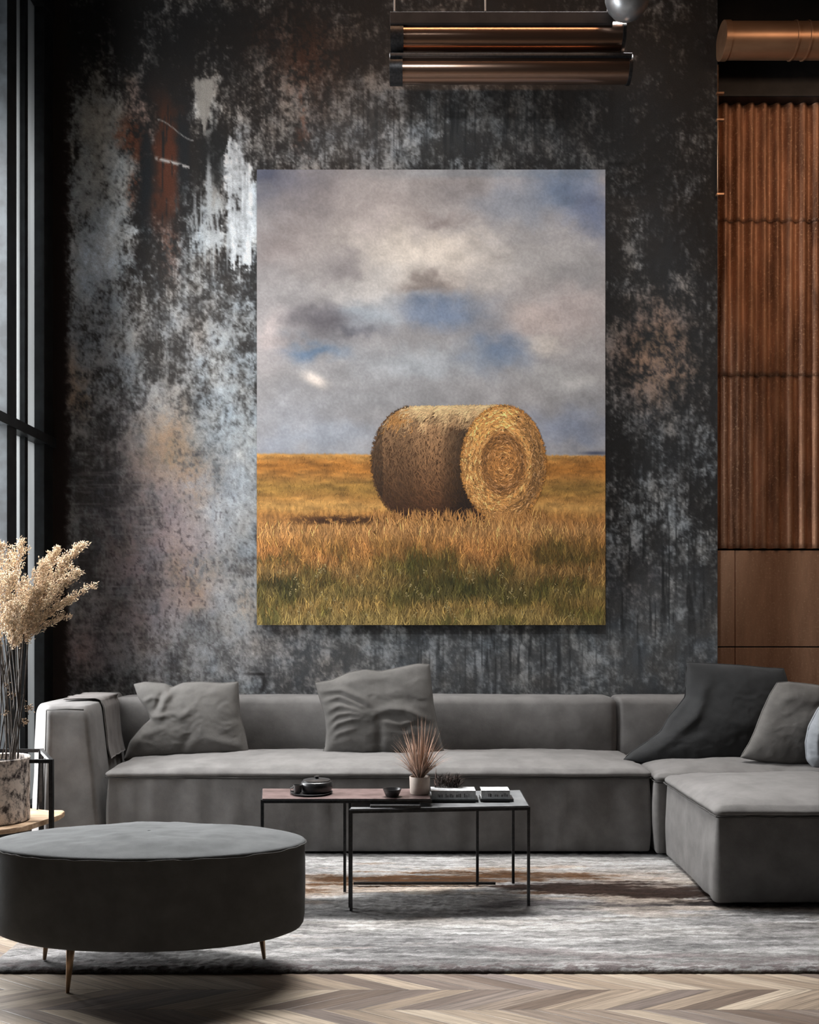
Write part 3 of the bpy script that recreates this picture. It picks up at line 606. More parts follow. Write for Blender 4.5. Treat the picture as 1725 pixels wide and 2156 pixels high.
back(secA, -1.80, -.012, 41); back(secA, -.006, 1.238, 42); back(secB, 1.252, 2.74, 43)
MB().box((-1.9, 5.735, .02), (1.24, 5.95, .31)).obj('back_base', M['sofa'], secA); MB().box((1.26, 5.735, .02), (2.74, 5.95, .31)).obj('back_base', M['sofa'], secB)
def sideback(V, n): return V+n*((fbm(V[:, 1]*8, V[:, 2]*8, 3, 77)-.5)*.01)[:, None]
soft_box('side_backrest', (2.475, 4.94, .035), (2.74, 5.69, .785), .035, M['sofa'], secB, sideback)
# armrest: outer front corner cut back at an angle, inner face leaning
N1 = 26; zs = np.concatenate([np.linspace(.03, .74, 22), .74+.065*np.sin(np.linspace(.1, math.pi/2, 7))])
def arm_ring(zz):
    k = (zz-.03)/.775; cr = max(0, (zz-.74)/.065); ins = .035*(1-math.sqrt(max(0, 1-cr*cr)))
    xi = -1.615-.075*k**1.4-.5*ins; xf = -1.925+.02*k+.3*ins; xo = -2.06+.03*k+ins; y0 = 4.99+ins
    key = [(xi-.012, y0), (xf, y0), (xo, 5.16), (xo+.005, 5.95-ins), (xi-.10, 5.95-ins), (xi-.02, 5.4), (xi, 5.06)]
    out = []
    for i in range(len(key)):
        p0 = np.array(key[i-1]); p1 = np.array(key[i]); p2 = np.array(key[(i+1) % len(key)])
        a_ = p1+(p0-p1)*min(.4, .022/np.linalg.norm(p0-p1)); b_ = p1+(p2-p1)*min(.4, .022/np.linalg.norm(p2-p1))
        for t_ in (0, .25, .5, .75, 1): out.append((1-t_)**2*a_+2*t_*(1-t_)*p1+t_*t_*b_)
        for t_ in (.2, .4, .6, .8): out.append(b_+(p2+(p1-p2)*min(.4, .022/np.linalg.norm(p2-p1))-b_)*t_)
    return out
V = []; n_ = 0
for zz in zs:
    rg = arm_ring(zz); n_ = len(rg)
    for p in rg: V.append((p[0]+(float(vn(np.array(p[1]*9), np.array(zz*7), 3))-.5)*.008, p[1]+(float(vn(np.array(p[0]*12), np.array(zz*6), 4))-.5)*.006, zz))
V.append((-1.83, 5.5, zs[-1]+.012)); Q = []
for i in range(len(zs)-1):
    for j in range(n_): Q.append((i*n_+j, i*n_+(j+1) % n_, (i+1)*n_+(j+1) % n_, (i+1)*n_+j))
k = (len(zs)-1)*n_
bm = bmesh.new(); vs_ = [bm.verts.new(v) for v in V]
for q in Q: bm.faces.new([vs_[i] for i in q])
for j in range(n_): bm.faces.new((vs_[k+j], vs_[k+(j+1) % n_], vs_[-1]))
bm.faces.new([vs_[j] for j in range(n_)][::-1]); bmesh.ops.recalc_face_normals(bm, faces=bm.faces[:]); me = bpy.data.meshes.new('armrest'); bm.to_mesh(me); bm.free(); arm_o = link('armrest', me, M['sofa'], secA, True)
MB().tube([(-1.905, 4.985, .784), (-1.80, 4.982, .789), (-1.71, 4.985, .785)], .004, 6).obj('piping', M['piping'], secA, True)
MB().tube([(-1.925, 4.988, .05), (-1.918, 4.987, .4), (-1.906, 4.986, .784)], .003, 6).obj('piping', M['piping'], secA, True)

# throw laid over the armrest
def throw():
    prof = [(-1.90, .817), (-1.82, .822), (-1.74, .821), (-1.70, .808), (-1.676, .77), (-1.664, .70), (-1.648, .62), (-1.634, .54), (-1.622, .488)]
    pr = np.array(prof); t = np.linspace(0, 1, len(pr)); tt = np.linspace(0, 1, 50); px_ = np.interp(tt, t, pr[:, 0]); pz = np.interp(tt, t, pr[:, 1])
    w_ = np.linspace(0, 1, 40); T, W = np.meshgrid(tt, w_, indexing='ij')
    xx = np.interp(T.ravel(), t, pr[:, 0]).reshape(T.shape); zz = np.interp(T.ravel(), t, pr[:, 1]).reshape(T.shape)
    y_ = 5.20+W*.36+.05*T+.02*np.sin(T*5); fold = .011*fbm(W*9+T*1.2, T*1.5, 3, 5)+.004*np.sin(W*9+T*2.5)**2
    nx_ = np.where(T > .42, 1, T/.42); xx = xx+fold*nx_+.005-.02*(y_-5.2)*0; zz = zz+fold*(1-nx_)+.004
    lean = -.115*(y_-5.06)/.9*(T > .3)*np.clip((T-.3)/.1, 0, 1); xx = xx+lean*.6-.022*np.clip((T-.4)/.4, 0, 1)
    V1 = np.stack([xx, y_, zz], -1).reshape(-1, 3); V2 = V1-np.stack([nx_*.008, nx_*0, (1-nx_)*.008], -1).reshape(-1, 3)
    n_ = T.size; nu, nv = T.shape; Q = [quads(nu, nv, 0), quads(nu, nv, n_, True)]
    per = np.array([i*nv for i in range(nu)]+[(nu-1)*nv+j for j in range(1, nv)]+[i*nv+nv-1 for i in range(nu-2, -1, -1)]+[j for j in range(nv-2, 0, -1)]); k = np.roll(per, -1)
    Q.append(np.stack([per, k, k+n_, per+n_], 1)); return mesh_np('throw_blanket', np.concatenate([V1, V2]), np.concatenate(Q), M['throw'], smooth=True)
tag(throw(), 'soft grey throw draped over the left armrest', 'blanket')

# ---------------------------------------------------------------- cushions
def polyl(pts, n):
    p = np.array(pts, float); d = np.r_[0, np.cumsum(np.linalg.norm(np.diff(p, axis=0), axis=1))]; t = np.linspace(0, d[-1], n)
    q = np.stack([np.interp(t, d, p[:, i]) for i in (0, 1)], 1)
    for _ in range(2): q[1:-1] = .25*q[:-2]+.5*q[1:-1]+.25*q[2:]
    return q
def cushion(label, top, right, bottom, left, D0, D1, T, m, creases=(), seed=1, wr=.010, sdir=(1, 3)):
    """top: left to right, right: down, bottom: left to right, left: down; px outline; D0 depth at the bottom, D1 at the top"""
    n = 64; tp, rt, bt, lf = (polyl(e, n) for e in (top, right, bottom, left)); u = np.linspace(0, 1, n)[:, None, None]; v = np.linspace(0, 1, n)[None, :, None]
    Sf = (1-v)*tp[:, None, :]+v*bt[:, None, :]+(1-u)*lf[None, :, :]+u*rt[None, :, :]-((1-u)*(1-v)*tp[0]+u*(1-v)*tp[-1]+(1-u)*v*bt[0]+u*v*bt[-1])
    ymin, ymax = Sf[..., 1].min(), Sf[..., 1].max(); D = D0+(D1-D0)*(ymax-Sf[..., 1])/(ymax-ymin)
    U = u[..., 0]*np.ones((n, n)); Vv = v[..., 0]*np.ones((n, n)); pr = (np.clip(4*U*(1-U), 0, 1)*np.clip(4*Vv*(1-Vv), 0, 1))**.42
    e = pr*T/2
    X = Sf[..., 0]; Y = Sf[..., 1]; w1 = fbm(X/40, Y/40, 3, seed)*30
    ridge = 1-np.abs(2*fbm((X*sdir[0]+w1)/90, (Y*sdir[1]+w1)/60, 4, seed+2)-1)
    wrk = (ridge-.6)*wr*2.0+(fbm(X/14, Y/14, 3, seed+4)-.5)*wr*.5
    for pts_, wd_, amp in creases:
        pl_ = polyl(pts_, 26); best = np.full(X.shape, 1e9); tb = np.zeros(X.shape)
        for k_ in range(25):
            xa, ya = pl_[k_]; dx, dy = pl_[k_+1]-pl_[k_]; t_ = np.clip(((X-xa)*dx+(Y-ya)*dy)/(dx*dx+dy*dy+1e-9), 0, 1); dd = np.hypot(X-xa-t_*dx, Y-ya-t_*dy); mk = dd < best; best = np.where(mk, dd, best); tb = np.where(mk, (k_+t_)/25, tb)
        wrk = wrk+amp*np.exp(-(best/wd_)**2)*np.clip(np.sin(math.pi*np.clip(tb, 0.03, .97)), 0, 1)**.6
    mask = np.clip(pr*1.6, 0, 1)
    out = []
    for sgn in (-1, 1):
        DD_ = D+sgn*(e+(wrk*mask if sgn < 0 else 0)+.004)
        DB = D  # keep the traced outline at the seam plane
        out.append(np.stack([(X-HX)*DB/F, DD_, HC-(Y-HY)*DB/F], -1).reshape(-1, 3))
    Q = [quads(n, n, 0, True), quads(n, n, n*n)]; per = np.array([i*n for i in range(n)]+[(n-1)*n+j for j in range(1, n)]+[i*n+n-1 for i in range(n-2, -1, -1)]+[j for j in range(n-2, 0, -1)]); k = np.roll(per, -1)
    Q.append(np.stack([per, k, k+n*n, per+n*n], 1))
    base = P(float(X.mean()), float(ymax), D0); base.z = HC-(ymax-HY)*D0/F
    t = thing('cushion', label, 'cushion', base)
    mesh_np('cushion_cover', np.concatenate(out), np.concatenate(Q), m, t, smooth=True)
    pts = [out[0][i]*.5+out[1][i]*.5 for i in per[::3]]; loop_tube('seam', [tuple(p) for p in pts], .004, m, t)
    return t
cushion('light grey crumpled cushion on the sofa nearest the armrest', [(283, 1441), (305, 1436), (350, 1440), (362, 1448), (385, 1438), (420, 1436), (470, 1439), (501, 1436)], [(501, 1436), (503, 1480), (506, 1512), (516, 1545), (524, 1590)],
        [(262, 1599), (330, 1594), (420, 1592), (524, 1590)], [(283, 1441), (292, 1468), (308, 1492), (318, 1512), (300, 1530), (275, 1560), (262, 1599)], 5.46, 5.57, .17, M['pil_l'],
        [([(290, 1530), (325, 1508), (350, 1505), (385, 1498)], 6, .014), ([(345, 1505), (352, 1475), (372, 1448)], 7, .018), ([(300, 1480), (325, 1466), (345, 1470)], 5, .012), ([(330, 1500), (338, 1480), (345, 1455)], 5, -.014), ([(365, 1515), (400, 1500), (420, 1480)], 8, .010), ([(275, 1580), (305, 1545), (350, 1530)], 10, .010), ([(430, 1545), (470, 1560), (515, 1580)], 13, .010), ([(420, 1530), (395, 1560), (385, 1590)], 9, -.008), ([(380, 1445), (430, 1455), (490, 1450)], 10, .008)], 3, .005, (1, 1))
cr = [([(668, 1456), (720, 1450), (765, 1468), (792, 1492)], 5.5, .018), ([(678, 1478), (715, 1464), (755, 1480), (790, 1500)], 5, .017), ([(684, 1502), (715, 1482), (750, 1490), (790, 1505)], 5, .017), ([(688, 1526), (710, 1503), (740, 1498), (785, 1508)], 5, .016), ([(690, 1548), (712, 1520), (745, 1510), (785, 1514)], 5, .014), ([(690, 1568), (715, 1540), (755, 1528)], 6, .012),
      ([(790, 1500), (820, 1489), (855, 1492), (900, 1512)], 8, .018), ([(800, 1514), (845, 1522), (880, 1512)], 6, .010), ([(800, 1505), (802, 1550), (798, 1590)], 8, -.010), ([(700, 1442), (760, 1426), (830, 1424)], 10, .010), ([(790, 1475), (840, 1470), (905, 1478)], 10, -.008), ([(684, 1588), (705, 1562), (745, 1552)], 8, .008)]
cushion('taupe grey wrinkled cushion in the middle of the sofa below the painting', [(665, 1438), (700, 1432), (735, 1416), (768, 1410), (800, 1414), (840, 1406), (878, 1398), (904, 1399)], [(904, 1399), (908, 1440), (912, 1480), (924, 1540), (936, 1590)],
        [(679, 1590), (760, 1592), (850, 1592), (936, 1590)], [(665, 1438), (672, 1465), (683, 1500), (688, 1540), (686, 1568), (679, 1590)], 5.46, 5.57, .18, M['pil_m'], cr, 7, .004, (1, 1.5))
cushion('large charcoal cushion leaning on the corner sofa section', [(1447, 1395), (1490, 1397), (1560, 1401), (1610, 1406), (1650, 1408)], [(1650, 1408), (1660, 1440), (1650, 1500), (1640, 1560), (1636, 1606)],
        [(1312, 1600), (1345, 1607), (1430, 1608), (1540, 1608), (1636, 1606)], [(1447, 1395), (1445, 1430), (1444, 1466), (1432, 1482), (1408, 1510), (1392, 1540), (1358, 1565), (1330, 1583), (1312, 1600)], 5.33, 5.50, .20, M['pil_d'],
        [([(1476, 1430), (1470, 1470), (1455, 1505), (1420, 1535), (1385, 1565)], 12, .020), ([(1448, 1450), (1446, 1480), (1420, 1510), (1395, 1538)], 7, -.008), ([(1452, 1400), (1455, 1430), (1462, 1460)], 12, .010), ([(1330, 1597), (1365, 1575), (1400, 1560)], 12, .010), ([(1490, 1500), (1530, 1520), (1600, 1520)], 18, .006)], 11, .0035, (1, 1))
cushion('light grey cushion leaning against the large charcoal cushion', [(1637, 1438), (1660, 1436), (1700, 1440), (1760, 1448)], [(1760, 1448), (1758, 1500), (1745, 1560), (1726, 1611)],
        [(1560, 1594), (1600, 1602), (1660, 1610), (1726, 1611)], [(1637, 1438), (1622, 1462), (1605, 1500), (1590, 1540), (1578, 1565), (1560, 1594)], 5.12, 5.20, .17, M['pil_l'], [([(1625, 1478), (1660, 1462), (1700, 1468)], 12, .008), ([(1690, 1490), (1680, 1540), (1690, 1590)], 22, .008)], 13, .004, (1, 1))
cushion('pale blue-grey cushion cut off by the right edge of the view', [(1742, 1468), (1800, 1462), (1860, 1466)], [(1860, 1466), (1864, 1540), (1850, 1618)],
        [(1712, 1614), (1780, 1620), (1850, 1618)], [(1742, 1468), (1722, 1495), (1704, 1530), (1697, 1565), (1699, 1600), (1712, 1614)], 4.93, 4.99, .17, M['pil_b'], [([(1716, 1520), (1710, 1560), (1714, 1605)], 5, .012)], 17, .006)

# ---------------------------------------------------------------- ottoman
oc = Vector((-.925, 3.375, 0)); oa, ob = .552, .262
t = thing('ottoman', 'long oval charcoal ottoman on thin brass legs in the left foreground', 'ottoman', (oc.x, oc.y, 0))
def oring(s, zz, n=140):
    o_ = []
    for j in range(n):
        th = 2*math.pi*j/n; c_, s__ = math.cos(th), math.sin(th); o_.append((oc.x+oa*s*math.copysign(abs(c_)**.96, c_), oc.y+ob*s*math.copysign(abs(s__)**1.05, s__), zz))
    return np.array(o_)
prof = [(.90, .172), (.93, .166), (.975, .176), (.992, .19), (1.0, .22), (1.004, .30), (1.004, .40), (1.0, .455), (.997, .470)]
def rings(prof, n, disp=None):
    V = np.concatenate([oring(s, zz, n) for s, zz in prof]); Q = []
    for i in range(len(prof)-1):
        a = i*n+np.arange(n); b = i*n+(np.arange(n)+1) % n; Q.append(np.stack([a, b, b+n, a+n], 1))
    if disp is not None: V[:, 2] += disp(V)
    return V, np.concatenate(Q)
V, Q = rings([(.02, .172)]+prof, 140); mesh_np('upholstered_body', V, Q, M['otto'], t, smooth=True)
top = [(1.0, .466), (1.006, .473), (1.0, .479)]+[(s, .479+.036*(1-s**2.2)**.8) for s in np.linspace(.985, .012, 26)]
V, Q = rings(top, 140, lambda V: (fbm(V[:, 0]*9, V[:, 1]*16, 4, 61)-.5)*.009*np.clip((1-np.hypot((V[:, 0]-oc.x)/oa, (V[:, 1]-oc.y)/ob))*6, 0, 1)); mesh_np('seat_top', V, Q, M['otto'], t, smooth=True)
pp = [tuple(p+np.array([0, 0, (float(vn(np.array(p[0]*40), np.array(p[1]*40), 8))-.5)*.006])) for p in oring(1.007, .470, 120)]; loop_tube('piping', pp, .0028, M['piping'], t)
for (x_, y_, z_) in ((-1.158, 3.215, .0), (-.531, 3.47, .024), (-1.33, 3.46, .024), (-.62, 3.28, 0)):
    if (x_, y_) == (-.62, 3.28): x_, y_, z_ = -1.0, 3.56, .024
    tx = x_+(oc.x-x_)*.04; ty = y_+(oc.y-y_)*.06
    MB().tube([(x_, y_, z_), ((x_+tx)/2, (y_+ty)/2, (z_+.168)/2), (tx, ty, .176)], [.006, .011, .0165], 14).obj('leg', M['brass'], t, True)

# ---------------------------------------------------------------- nesting tables
mtopA = noisy('brown stone top', (.085, .058, .054), (.15, .105, .10), 14, 6, .35, 0, .06); mtopB = noisy('grey slate top', (.10, .105, .11), (.20, .205, .21), 12, 6, .30, 0, .06)
rgz = .024
def rodtable(label, top, zt_, tm, legs, extra=()):
    cx = sum(p[0] for p in top)/4; cy = sum(p[1] for p in top)/4; t = thing('coffee_table', label, 'coffee table', (cx, cy, rgz))
    MB().prism([(p[0], p[1]) for p in top], zt_-.007, zt_, .002).obj('tabletop', tm, t)
    mb = MB(); n = len(top)
    for i in range(n): mb.tube([(top[i][0], top[i][1], zt_-.012), (top[(i+1) % n][0], top[(i+1) % n][1], zt_-.012)], .0065, 4, sq=True)
    mb.obj('top_frame', M['blackmetal'], t)
    for (x_, y_) in legs: MB().tube([(x_, y_, rgz), (x_, y_, zt_-.006)], .0062, 4, sq=True).obj('leg', M['blackmetal'], t)
    for a_, b_ in extra: MB().tube([(*a_, rgz+.009), (*b_, rgz+.009)], .0055, 4, sq=True).obj('stretcher', M['blackmetal'], t)
    return t
zA, zB = .492, .458
A = [(-.633, 4.08), (.090, 4.08), (.085, 4.32), (-.668, 4.32)]
rodtable('left coffee table of the pair, slightly higher, with brown stone top and thin black legs', A, zA, mtopA, [(-.633, 4.085), (-.668, 4.315), (-.256, 4.085), (-.294, 4.315)])
Bt = [(-.252, 4.03), (.515, 4.10), (.520, 4.47), (-.24, 4.40)]
rodtable('right coffee table of the pair, lower, with grey slate top and thin black legs', Bt, zB-.0, mtopB, [(-.248, 4.035), (.515, 4.108), (.487, 4.46), (.316, 4.42)], (((-.36+.1, 4.42), (.40, 4.42)),))

# things on the tables
mdk = noisy('black glazed ceramic', (.012, .012, .013), (.028, .027, .028), 20, 4, .32, 0, .1)
def XY(px, D): return (px-HX)*D/F, D
x_, y_ = XY(656, 4.2)
tag(MB().lathe([(.06, 0), (.088, .002), (.094, .008), (.088, .009), (.06, .006), (.002, .006)], (x_, y_, zA), 48).obj('tray', mdk, ang=40), 'round black tray under the teapot on the left coffee table', 'tray')
x_, y_ = XY(667, 4.2); t = thing('teapot', 'low black teapot with lid on the left coffee table', 'teapot', (x_, y_, zA+.0065))
MB().lathe([(.05, 0), (.064, .004), (.069, .02), (.068, .044), (.062, .05), (.002, .05)], (x_, y_, zA+.0065), 48).obj('pot_body', mdk, t, ang=50)
MB().lathe([(.060, .0), (.060, .004), (.012, .009), (.008, .012), (.012, .02), (.002, .023)], (x_, y_, zA+.0565), 40).obj('lid', mdk, t, ang=50)
x_, y_ = XY(627, 4.16); t = thing('cup', 'small dark grey cup left of the teapot', 'cup', (x_, y_, zA+.009))
MB().lathe([(.012, 0), (.017, .004), (.0195, .036), (.0185, .036), (.016, .008), (.002, .006)], (x_, y_, zA+.009), 32).obj('cup_body', noisy('grey glazed ceramic', (.05, .05, .05), (.10, .10, .098), 20, 3, .3), t, ang=50)
MB().tube([(x_-.018, y_, zA+.035), (x_-.032, y_, zA+.03), (x_-.03, y_, zA+.018), (x_-.017, y_, zA+.014)], .0025, 8).obj('handle', mdk, t, True)
x_, y_ = XY(826, 4.125)
tag(MB().lathe([(.02, 0), (.028, .003), (.041, .034), (.0385, .034), (.026, .008), (.002, .006)], (x_, y_, zA), 40).obj('bowl', mdk, ang=50), 'small black bowl near the plant pot on the left coffee table', 'bowl')
x_, y_ = XY(833, 4.13)
tag(MB().prism([(x_-.108, 4.05), (x_+.108, 4.05), (x_+.108, 4.2), (x_-.108, 4.2)], zB+.0002, zB+.012, .004).obj('serving_tray', mdk), 'flat rectangular black tray on the slate table beneath the bowl', 'tray')
# plant pot with dried grass
px_, py_ = XY(884, 4.19); mpot = noisy('pale clay', (.46, .39, .34), (.60, .52, .46), 18, 4, .8, 0, .15)
t = thing('plant_pot', 'small beige clay pot holding the dried tufted grass', 'plant pot', (px_, py_, zA))
MB().lathe([(.038, 0), (.043, .004), (.0455, .075), (.0445, .078), (.041, .077), (.039, .06), (.002, .06)], (px_, py_, zA), 48).obj('pot_body', mpot, t, ang=50)
MB().lathe([(.039, .061), (.03, .066), (.002, .068)], (px_, py_, zA), 30).obj('soil', noisy('dark soil', (.02, .014, .01), (.05, .035, .028), 80, 4, .95, 0, .6, .01), t, True)
def blade(V, Q, cc, base, tip, w_, sag, col_, n=7, perp=None):
    base = np.array(base, float); tip = np.array(tip, float); d = tip-base; s_ = np.cross(d, (0, 0, 1.)) if perp is None else np.array(perp, float); s_ = s_/(np.linalg.norm(s_)+1e-9); k0 = len(V); nn = np.cross(s_, d); nn /= np.linalg.norm(nn)+1e-9
    for i in range(n+1):
        u_ = i/n; p = base+d*u_; p[2] += sag*4*u_*(1-u_); ww = w_*(.5+.5*math.sin(math.pi*min(1, u_*1.3+.1)))*(1-u_**3)+.0002
        V.extend([p-s_*ww, p+nn*ww*.35, p+s_*ww]); cc.extend([col_]*3)
        if i: a_ = k0+3*(i-1); Q.extend([(a_, a_+1, a_+4, a_+3), (a_+1, a_+2, a_+5, a_+4), (a_+2, a_, a_+3, a_+5)])
rnd = random.Random(4); V, Q, cc = [], [], []
for i in range(340):
    th = rnd.uniform(0, 2*math.pi); sp_ = rnd.random()**1.1; ln = rnd.uniform(.14, .30)*(1-.35*sp_); ang_ = sp_*1.15
    b_ = (px_+.012*math.cos(th), py_+.012*math.sin(th), zA+.066); tp_ = (b_[0]+ln*math.sin(ang_)*math.cos(th)*.85, b_[1]+ln*math.sin(ang_)*math.sin(th)*.85, b_[2]+ln*math.cos(ang_)*.98)
    g_ = rnd.uniform(.6, 1.25); blade(V, Q, cc, b_, tp_, rnd.uniform(.0012, .0028), .02*sp_, lin(np.array([176, 146, 128])*g_))
blade(V, Q, cc, (px_, py_, zA+.066), (px_-.10, py_-.02, zA+.185), .003, .03, lin((170, 146, 130)))
m = attr_mat('dried grass', .8, 60, .15, (1, 1, 1), 0)
tag(mesh_np('dried_grass', V, Q, m, col=np.array(cc)), 'tufted dried brown grass growing from the beige clay pot', 'dried grass')
# dark dried sprig lying behind the pot
V, Q, cc = [], [], []; sx, sy = XY(935, 4.26)
for i in range(220):
    u_ = rnd.random(); bx = sx-.04+.11*u_; b_ = (bx, sy+rnd.uniform(-.02, .02), zA+.004+.05*rnd.random()); th = rnd.uniform(0, 6.28); l_ = rnd.uniform(.02, .05)
    tp_ = (b_[0]+l_*math.cos(th)*.8+.01, b_[1]+l_*math.sin(th)*.5, min(zA+.11, b_[2]+l_*rnd.uniform(.2, 1.1))); blade(V, Q, cc, b_, tp_, .0022, .006, lin(np.array([62, 50, 46])*rnd.uniform(.4, 1.6)), 4)
tag(mesh_np('dried_sprig', V, Q, m, col=np.array(cc)), 'dark dried sprig lying behind the clay pot', 'dried plant')
# books
def book(px0, px1, D0, dep, z0_, hh, label, cov, ink=False):
    xa = (px0-HX)*D0/F; xb = (px1-HX)*D0/F; t = thing('book', label, 'book', ((xa+xb)/2, D0+dep/2, z0_))
    mb = MB(); c = .0022; mb.box((xa, D0, z0_), (xb, D0+dep, z0_+c)); mb.box((xa, D0, z0_+hh-c), (xb, D0+dep, z0_+hh)); mb.box((xa, D0, z0_), (xb, D0+c*1.2, z0_+hh), .0008); mb.obj('book_cover', cov, t)
    MB().box((xa+.004, D0+c*1.2, z0_+c), (xb-.004, D0+dep-.004, z0_+hh-c)).obj('pages', mpage, t)
    if ink:
        r_ = random.Random(ink); xx = xa+.03; word = MB()
        while xx < xb-.014:
            word.box((xx, D0-.0006, z0_+hh*.28), (xx+r_.uniform(.0015, .004), D0+.0004, z0_+hh*(.5+.2*r_.random()))); st = r_.uniform(.004, .007); xx += st
            if r_.random() < .22: word.obj('spine_word', mdk, t); word = MB(); xx += .012
        word.obj('spine_word', mdk, t) if len(word.bm.verts) else None
mpage = noisy('paper pages', (.55, .54, .52), (.68, .67, .64), 200, 2, .9, 0, .2, .001, vec=(1, 1, 20))
msil = noisy('silver grey book cloth', (.30, .31, .32), (.46, .47, .48), 60, 4, .45, .1, .1)
book(910, 1008, 4.17, .11, zB+.0005, .011, 'thin black book under the wide silver-grey book', mdk); book(908, 1002, 4.165, .10, zB+.0117, .040, 'wide silver-grey book lying right of the clay pot', msil, 3)
book(1012, 1082, 4.18, .105, zB+.0005, .012, 'thin black book under the short silver-grey book at the table end', mdk); book(1014, 1074, 4.175, .095, zB+.0127, .038, 'short silver-grey book at the right end of the slate table', msil, 5)

# ---------------------------------------------------------------- side table, vase, pampas
t = thing('side_table', 'open black steel side table with a live-edge wood shelf by the armrest', 'side table', (-1.9, 4.6, 0))
PA, PB, PC, PE = (-1.697, 4.50), (-1.885, 4.86), (-2.20, 4.50), (-2.26, 4.86); zf = .598
for p in (PA, PB, PC, PE): MB().tube([(*p, 0), (*p, zf)], .0095, 4, sq=True).obj('leg', M['blackmetal'], t)
for a_, b_ in ((PA, PC), (PC, PE), (PE, PB), (PB, PA)): MB().tube([(*a_, zf-.009), (*b_, zf-.009)], .0085, 4, sq=True).obj('rail', M['blackmetal'], t)
MB().tube([(PB[0]+.002, PB[1]-.03, zf-.01), (PB[0]+.035, 4.72, .315)], .005, 6).obj('brace', M['blackmetal'], t)
out = [(-2.24, 4.30), (-2.0, 4.27), (-1.86, 4.29), (-1.775, 4.35), (-1.745, 4.43), (-1.725, 4.50), (-1.70, 4.60), (-1.706, 4.70), (-1.745, 4.725), (-1.80, 4.715), (-1.87, 4.76), (-1.95, 4.77), (-2.10, 4.80), (-2.25, 4.78)]
o2 = []
for i in range(len(out)):
    a_ = np.array(out[i-1]); b_ = np.array(out[i]); c_ = np.array(out[(i+1) % len(out)]); d_ = np.array(out[(i+2) % len(out)])
    for u_ in (0, .33, .66): p = .5*((2*b_)+(-a_+c_)*u_+(2*a_-5*b_+4*c_-d_)*u_*u_+(-a_+3*b_-3*c_+d_)*u_**3); o2.append((p[0]+rnd.uniform(-.003, .003), p[1]+rnd.uniform(-.003, .003)))
mw = noisy('live edge oak', (.30, .19, .11), (.52, .37, .25), 5, 6, .55, 0, .2, .003, vec=(1, 9, 9))
MB().prism(o2, .288, .312, .005).obj('shelf', mw, t)
vx, vy, vz = -1.935, 4.475, .312; mv = mat('birch bark glaze', rough=.6); v = coords(mv, (1, 1, .7)); f1, c1 = noise_col(mv, v, 28, 7, lin((52, 42, 42)), lin((226, 214, 204)), .40, .55, .72); lk(mv, c1, mv.node_tree.nodes['Principled BSDF'].inputs['Base Color']); bump(mv, f1, .8, .01)
prof = [(.125, 0), (.137, .006), (.137, .28), (.139, .297), (.134, .302), (.127, .298), (.125, .06), (.002, .05)]
tag(MB().lathe(prof, (vx, vy, vz), 72).obj('vase', mv, ang=50), 'thick cylindrical vase with white and brown birch-bark mottling on the wood shelf', 'vase')
msp = attr_mat('pampas fluff', .9, 80, .15, (1, 1, 1), 0, spec=.1); mst = noisy('dark dry stalk', (.03, .024, .02), (.08, .062, .05), 50, 3, .8)
def floret(V, Q, cc, c, d, L, w_, col_):
    d = d/(np.linalg.norm(d)+1e-9); a_ = np.cross(d, (0.3, .2, 1.)); a_ /= np.linalg.norm(a_)+1e-9; b_ = np.cross(d, a_); k0 = len(V)
    V.append(c); V.extend([c+d*L*.45+(a_*math.cos(q)+b_*math.sin(q))*w_ for q in (0, 2.09, 4.19)]); V.append(c+d*L); cc.extend([col_]*5)
    for i in range(3): j = (i+1) % 3; Q.append((k0, k0+1+i, k0+1+j, k0)); Q.append((k0+4, k0+1+j, k0+1+i, k0+4))
def mesh_tri(name, V, Q, m, parent, col): 
    T = np.array(Q)[:, :3]; return mesh_np(name, V, T, m, parent, col=col)
def pampas(tip, start, D, fat, label, seed, nfl=1500, tilt=0):
    """start: where the plume begins, tip: its end (px at depth D)"""
    r_ = np.random.default_rng(seed); b_ = np.array((vx+r_.uniform(-.05, .09), vy+r_.uniform(-.05, .05), vz+.06)); s_ = np.array(P(*start, D)); e_ = np.array(P(*tip, D+tilt))
    t = thing('pampas_stem', label, 'dried grass', tuple(b_), 'dried pampas stems in the birch-bark vase')
    top_ = np.array((b_[0]+(s_[0]-b_[0])*.25, b_[1], vz+.31)); MB().tube([tuple(b_), tuple(top_), tuple((top_+s_)/2+np.array([.01, 0, 0])), tuple(s_)], .0032, 6).obj('stalk', mst, t, True)
    V, Q, cc = [], [], []; ax = e_-s_; L = np.linalg.norm(ax); MB().tube([tuple(s_), tuple(s_+ax*.5+np.array([0, 0, .02])), tuple(e_)], [.0028, .002, .001], 6).obj('plume_axis', M['straw'], t, True)
    # side branches droop outwards
    nb = 26
    for k in range(nb):
        u_ = (k+.5)/nb; c0 = s_+ax*u_+np.array([0, 0, .02*4*u_*(1-u_)]); rad = fat*(math.sin(math.pi*min(1, u_*.85+.12))**.8)
        th = r_.uniform(0, 6.28); out_ = np.array([math.cos(th), math.sin(th)*.9, r_.uniform(-.1, .5)]); tipb = c0+ax/L*rad*1.1+out_*rad
        for q in range(nfl//nb):
            w_ = r_.random(); p = c0+(tipb-c0)*w_+r_.normal(0, .008, 3); col_ = lin(np.clip(np.array([246, 220, 190])*(r_.uniform(.74, 1.06)), 0, 245))
            floret(V, Q, cc, p, ax/L+out_*.7+r_.normal(0, .6, 3), r_.uniform(.008, .018), r_.uniform(.0016, .0034), col_)
    mesh_tri('plume', V, Q, msp, t, np.array(cc))
M['straw'] = noisy('straw', (.32, .22, .14), (.5, .36, .25), 50, 3, .8)
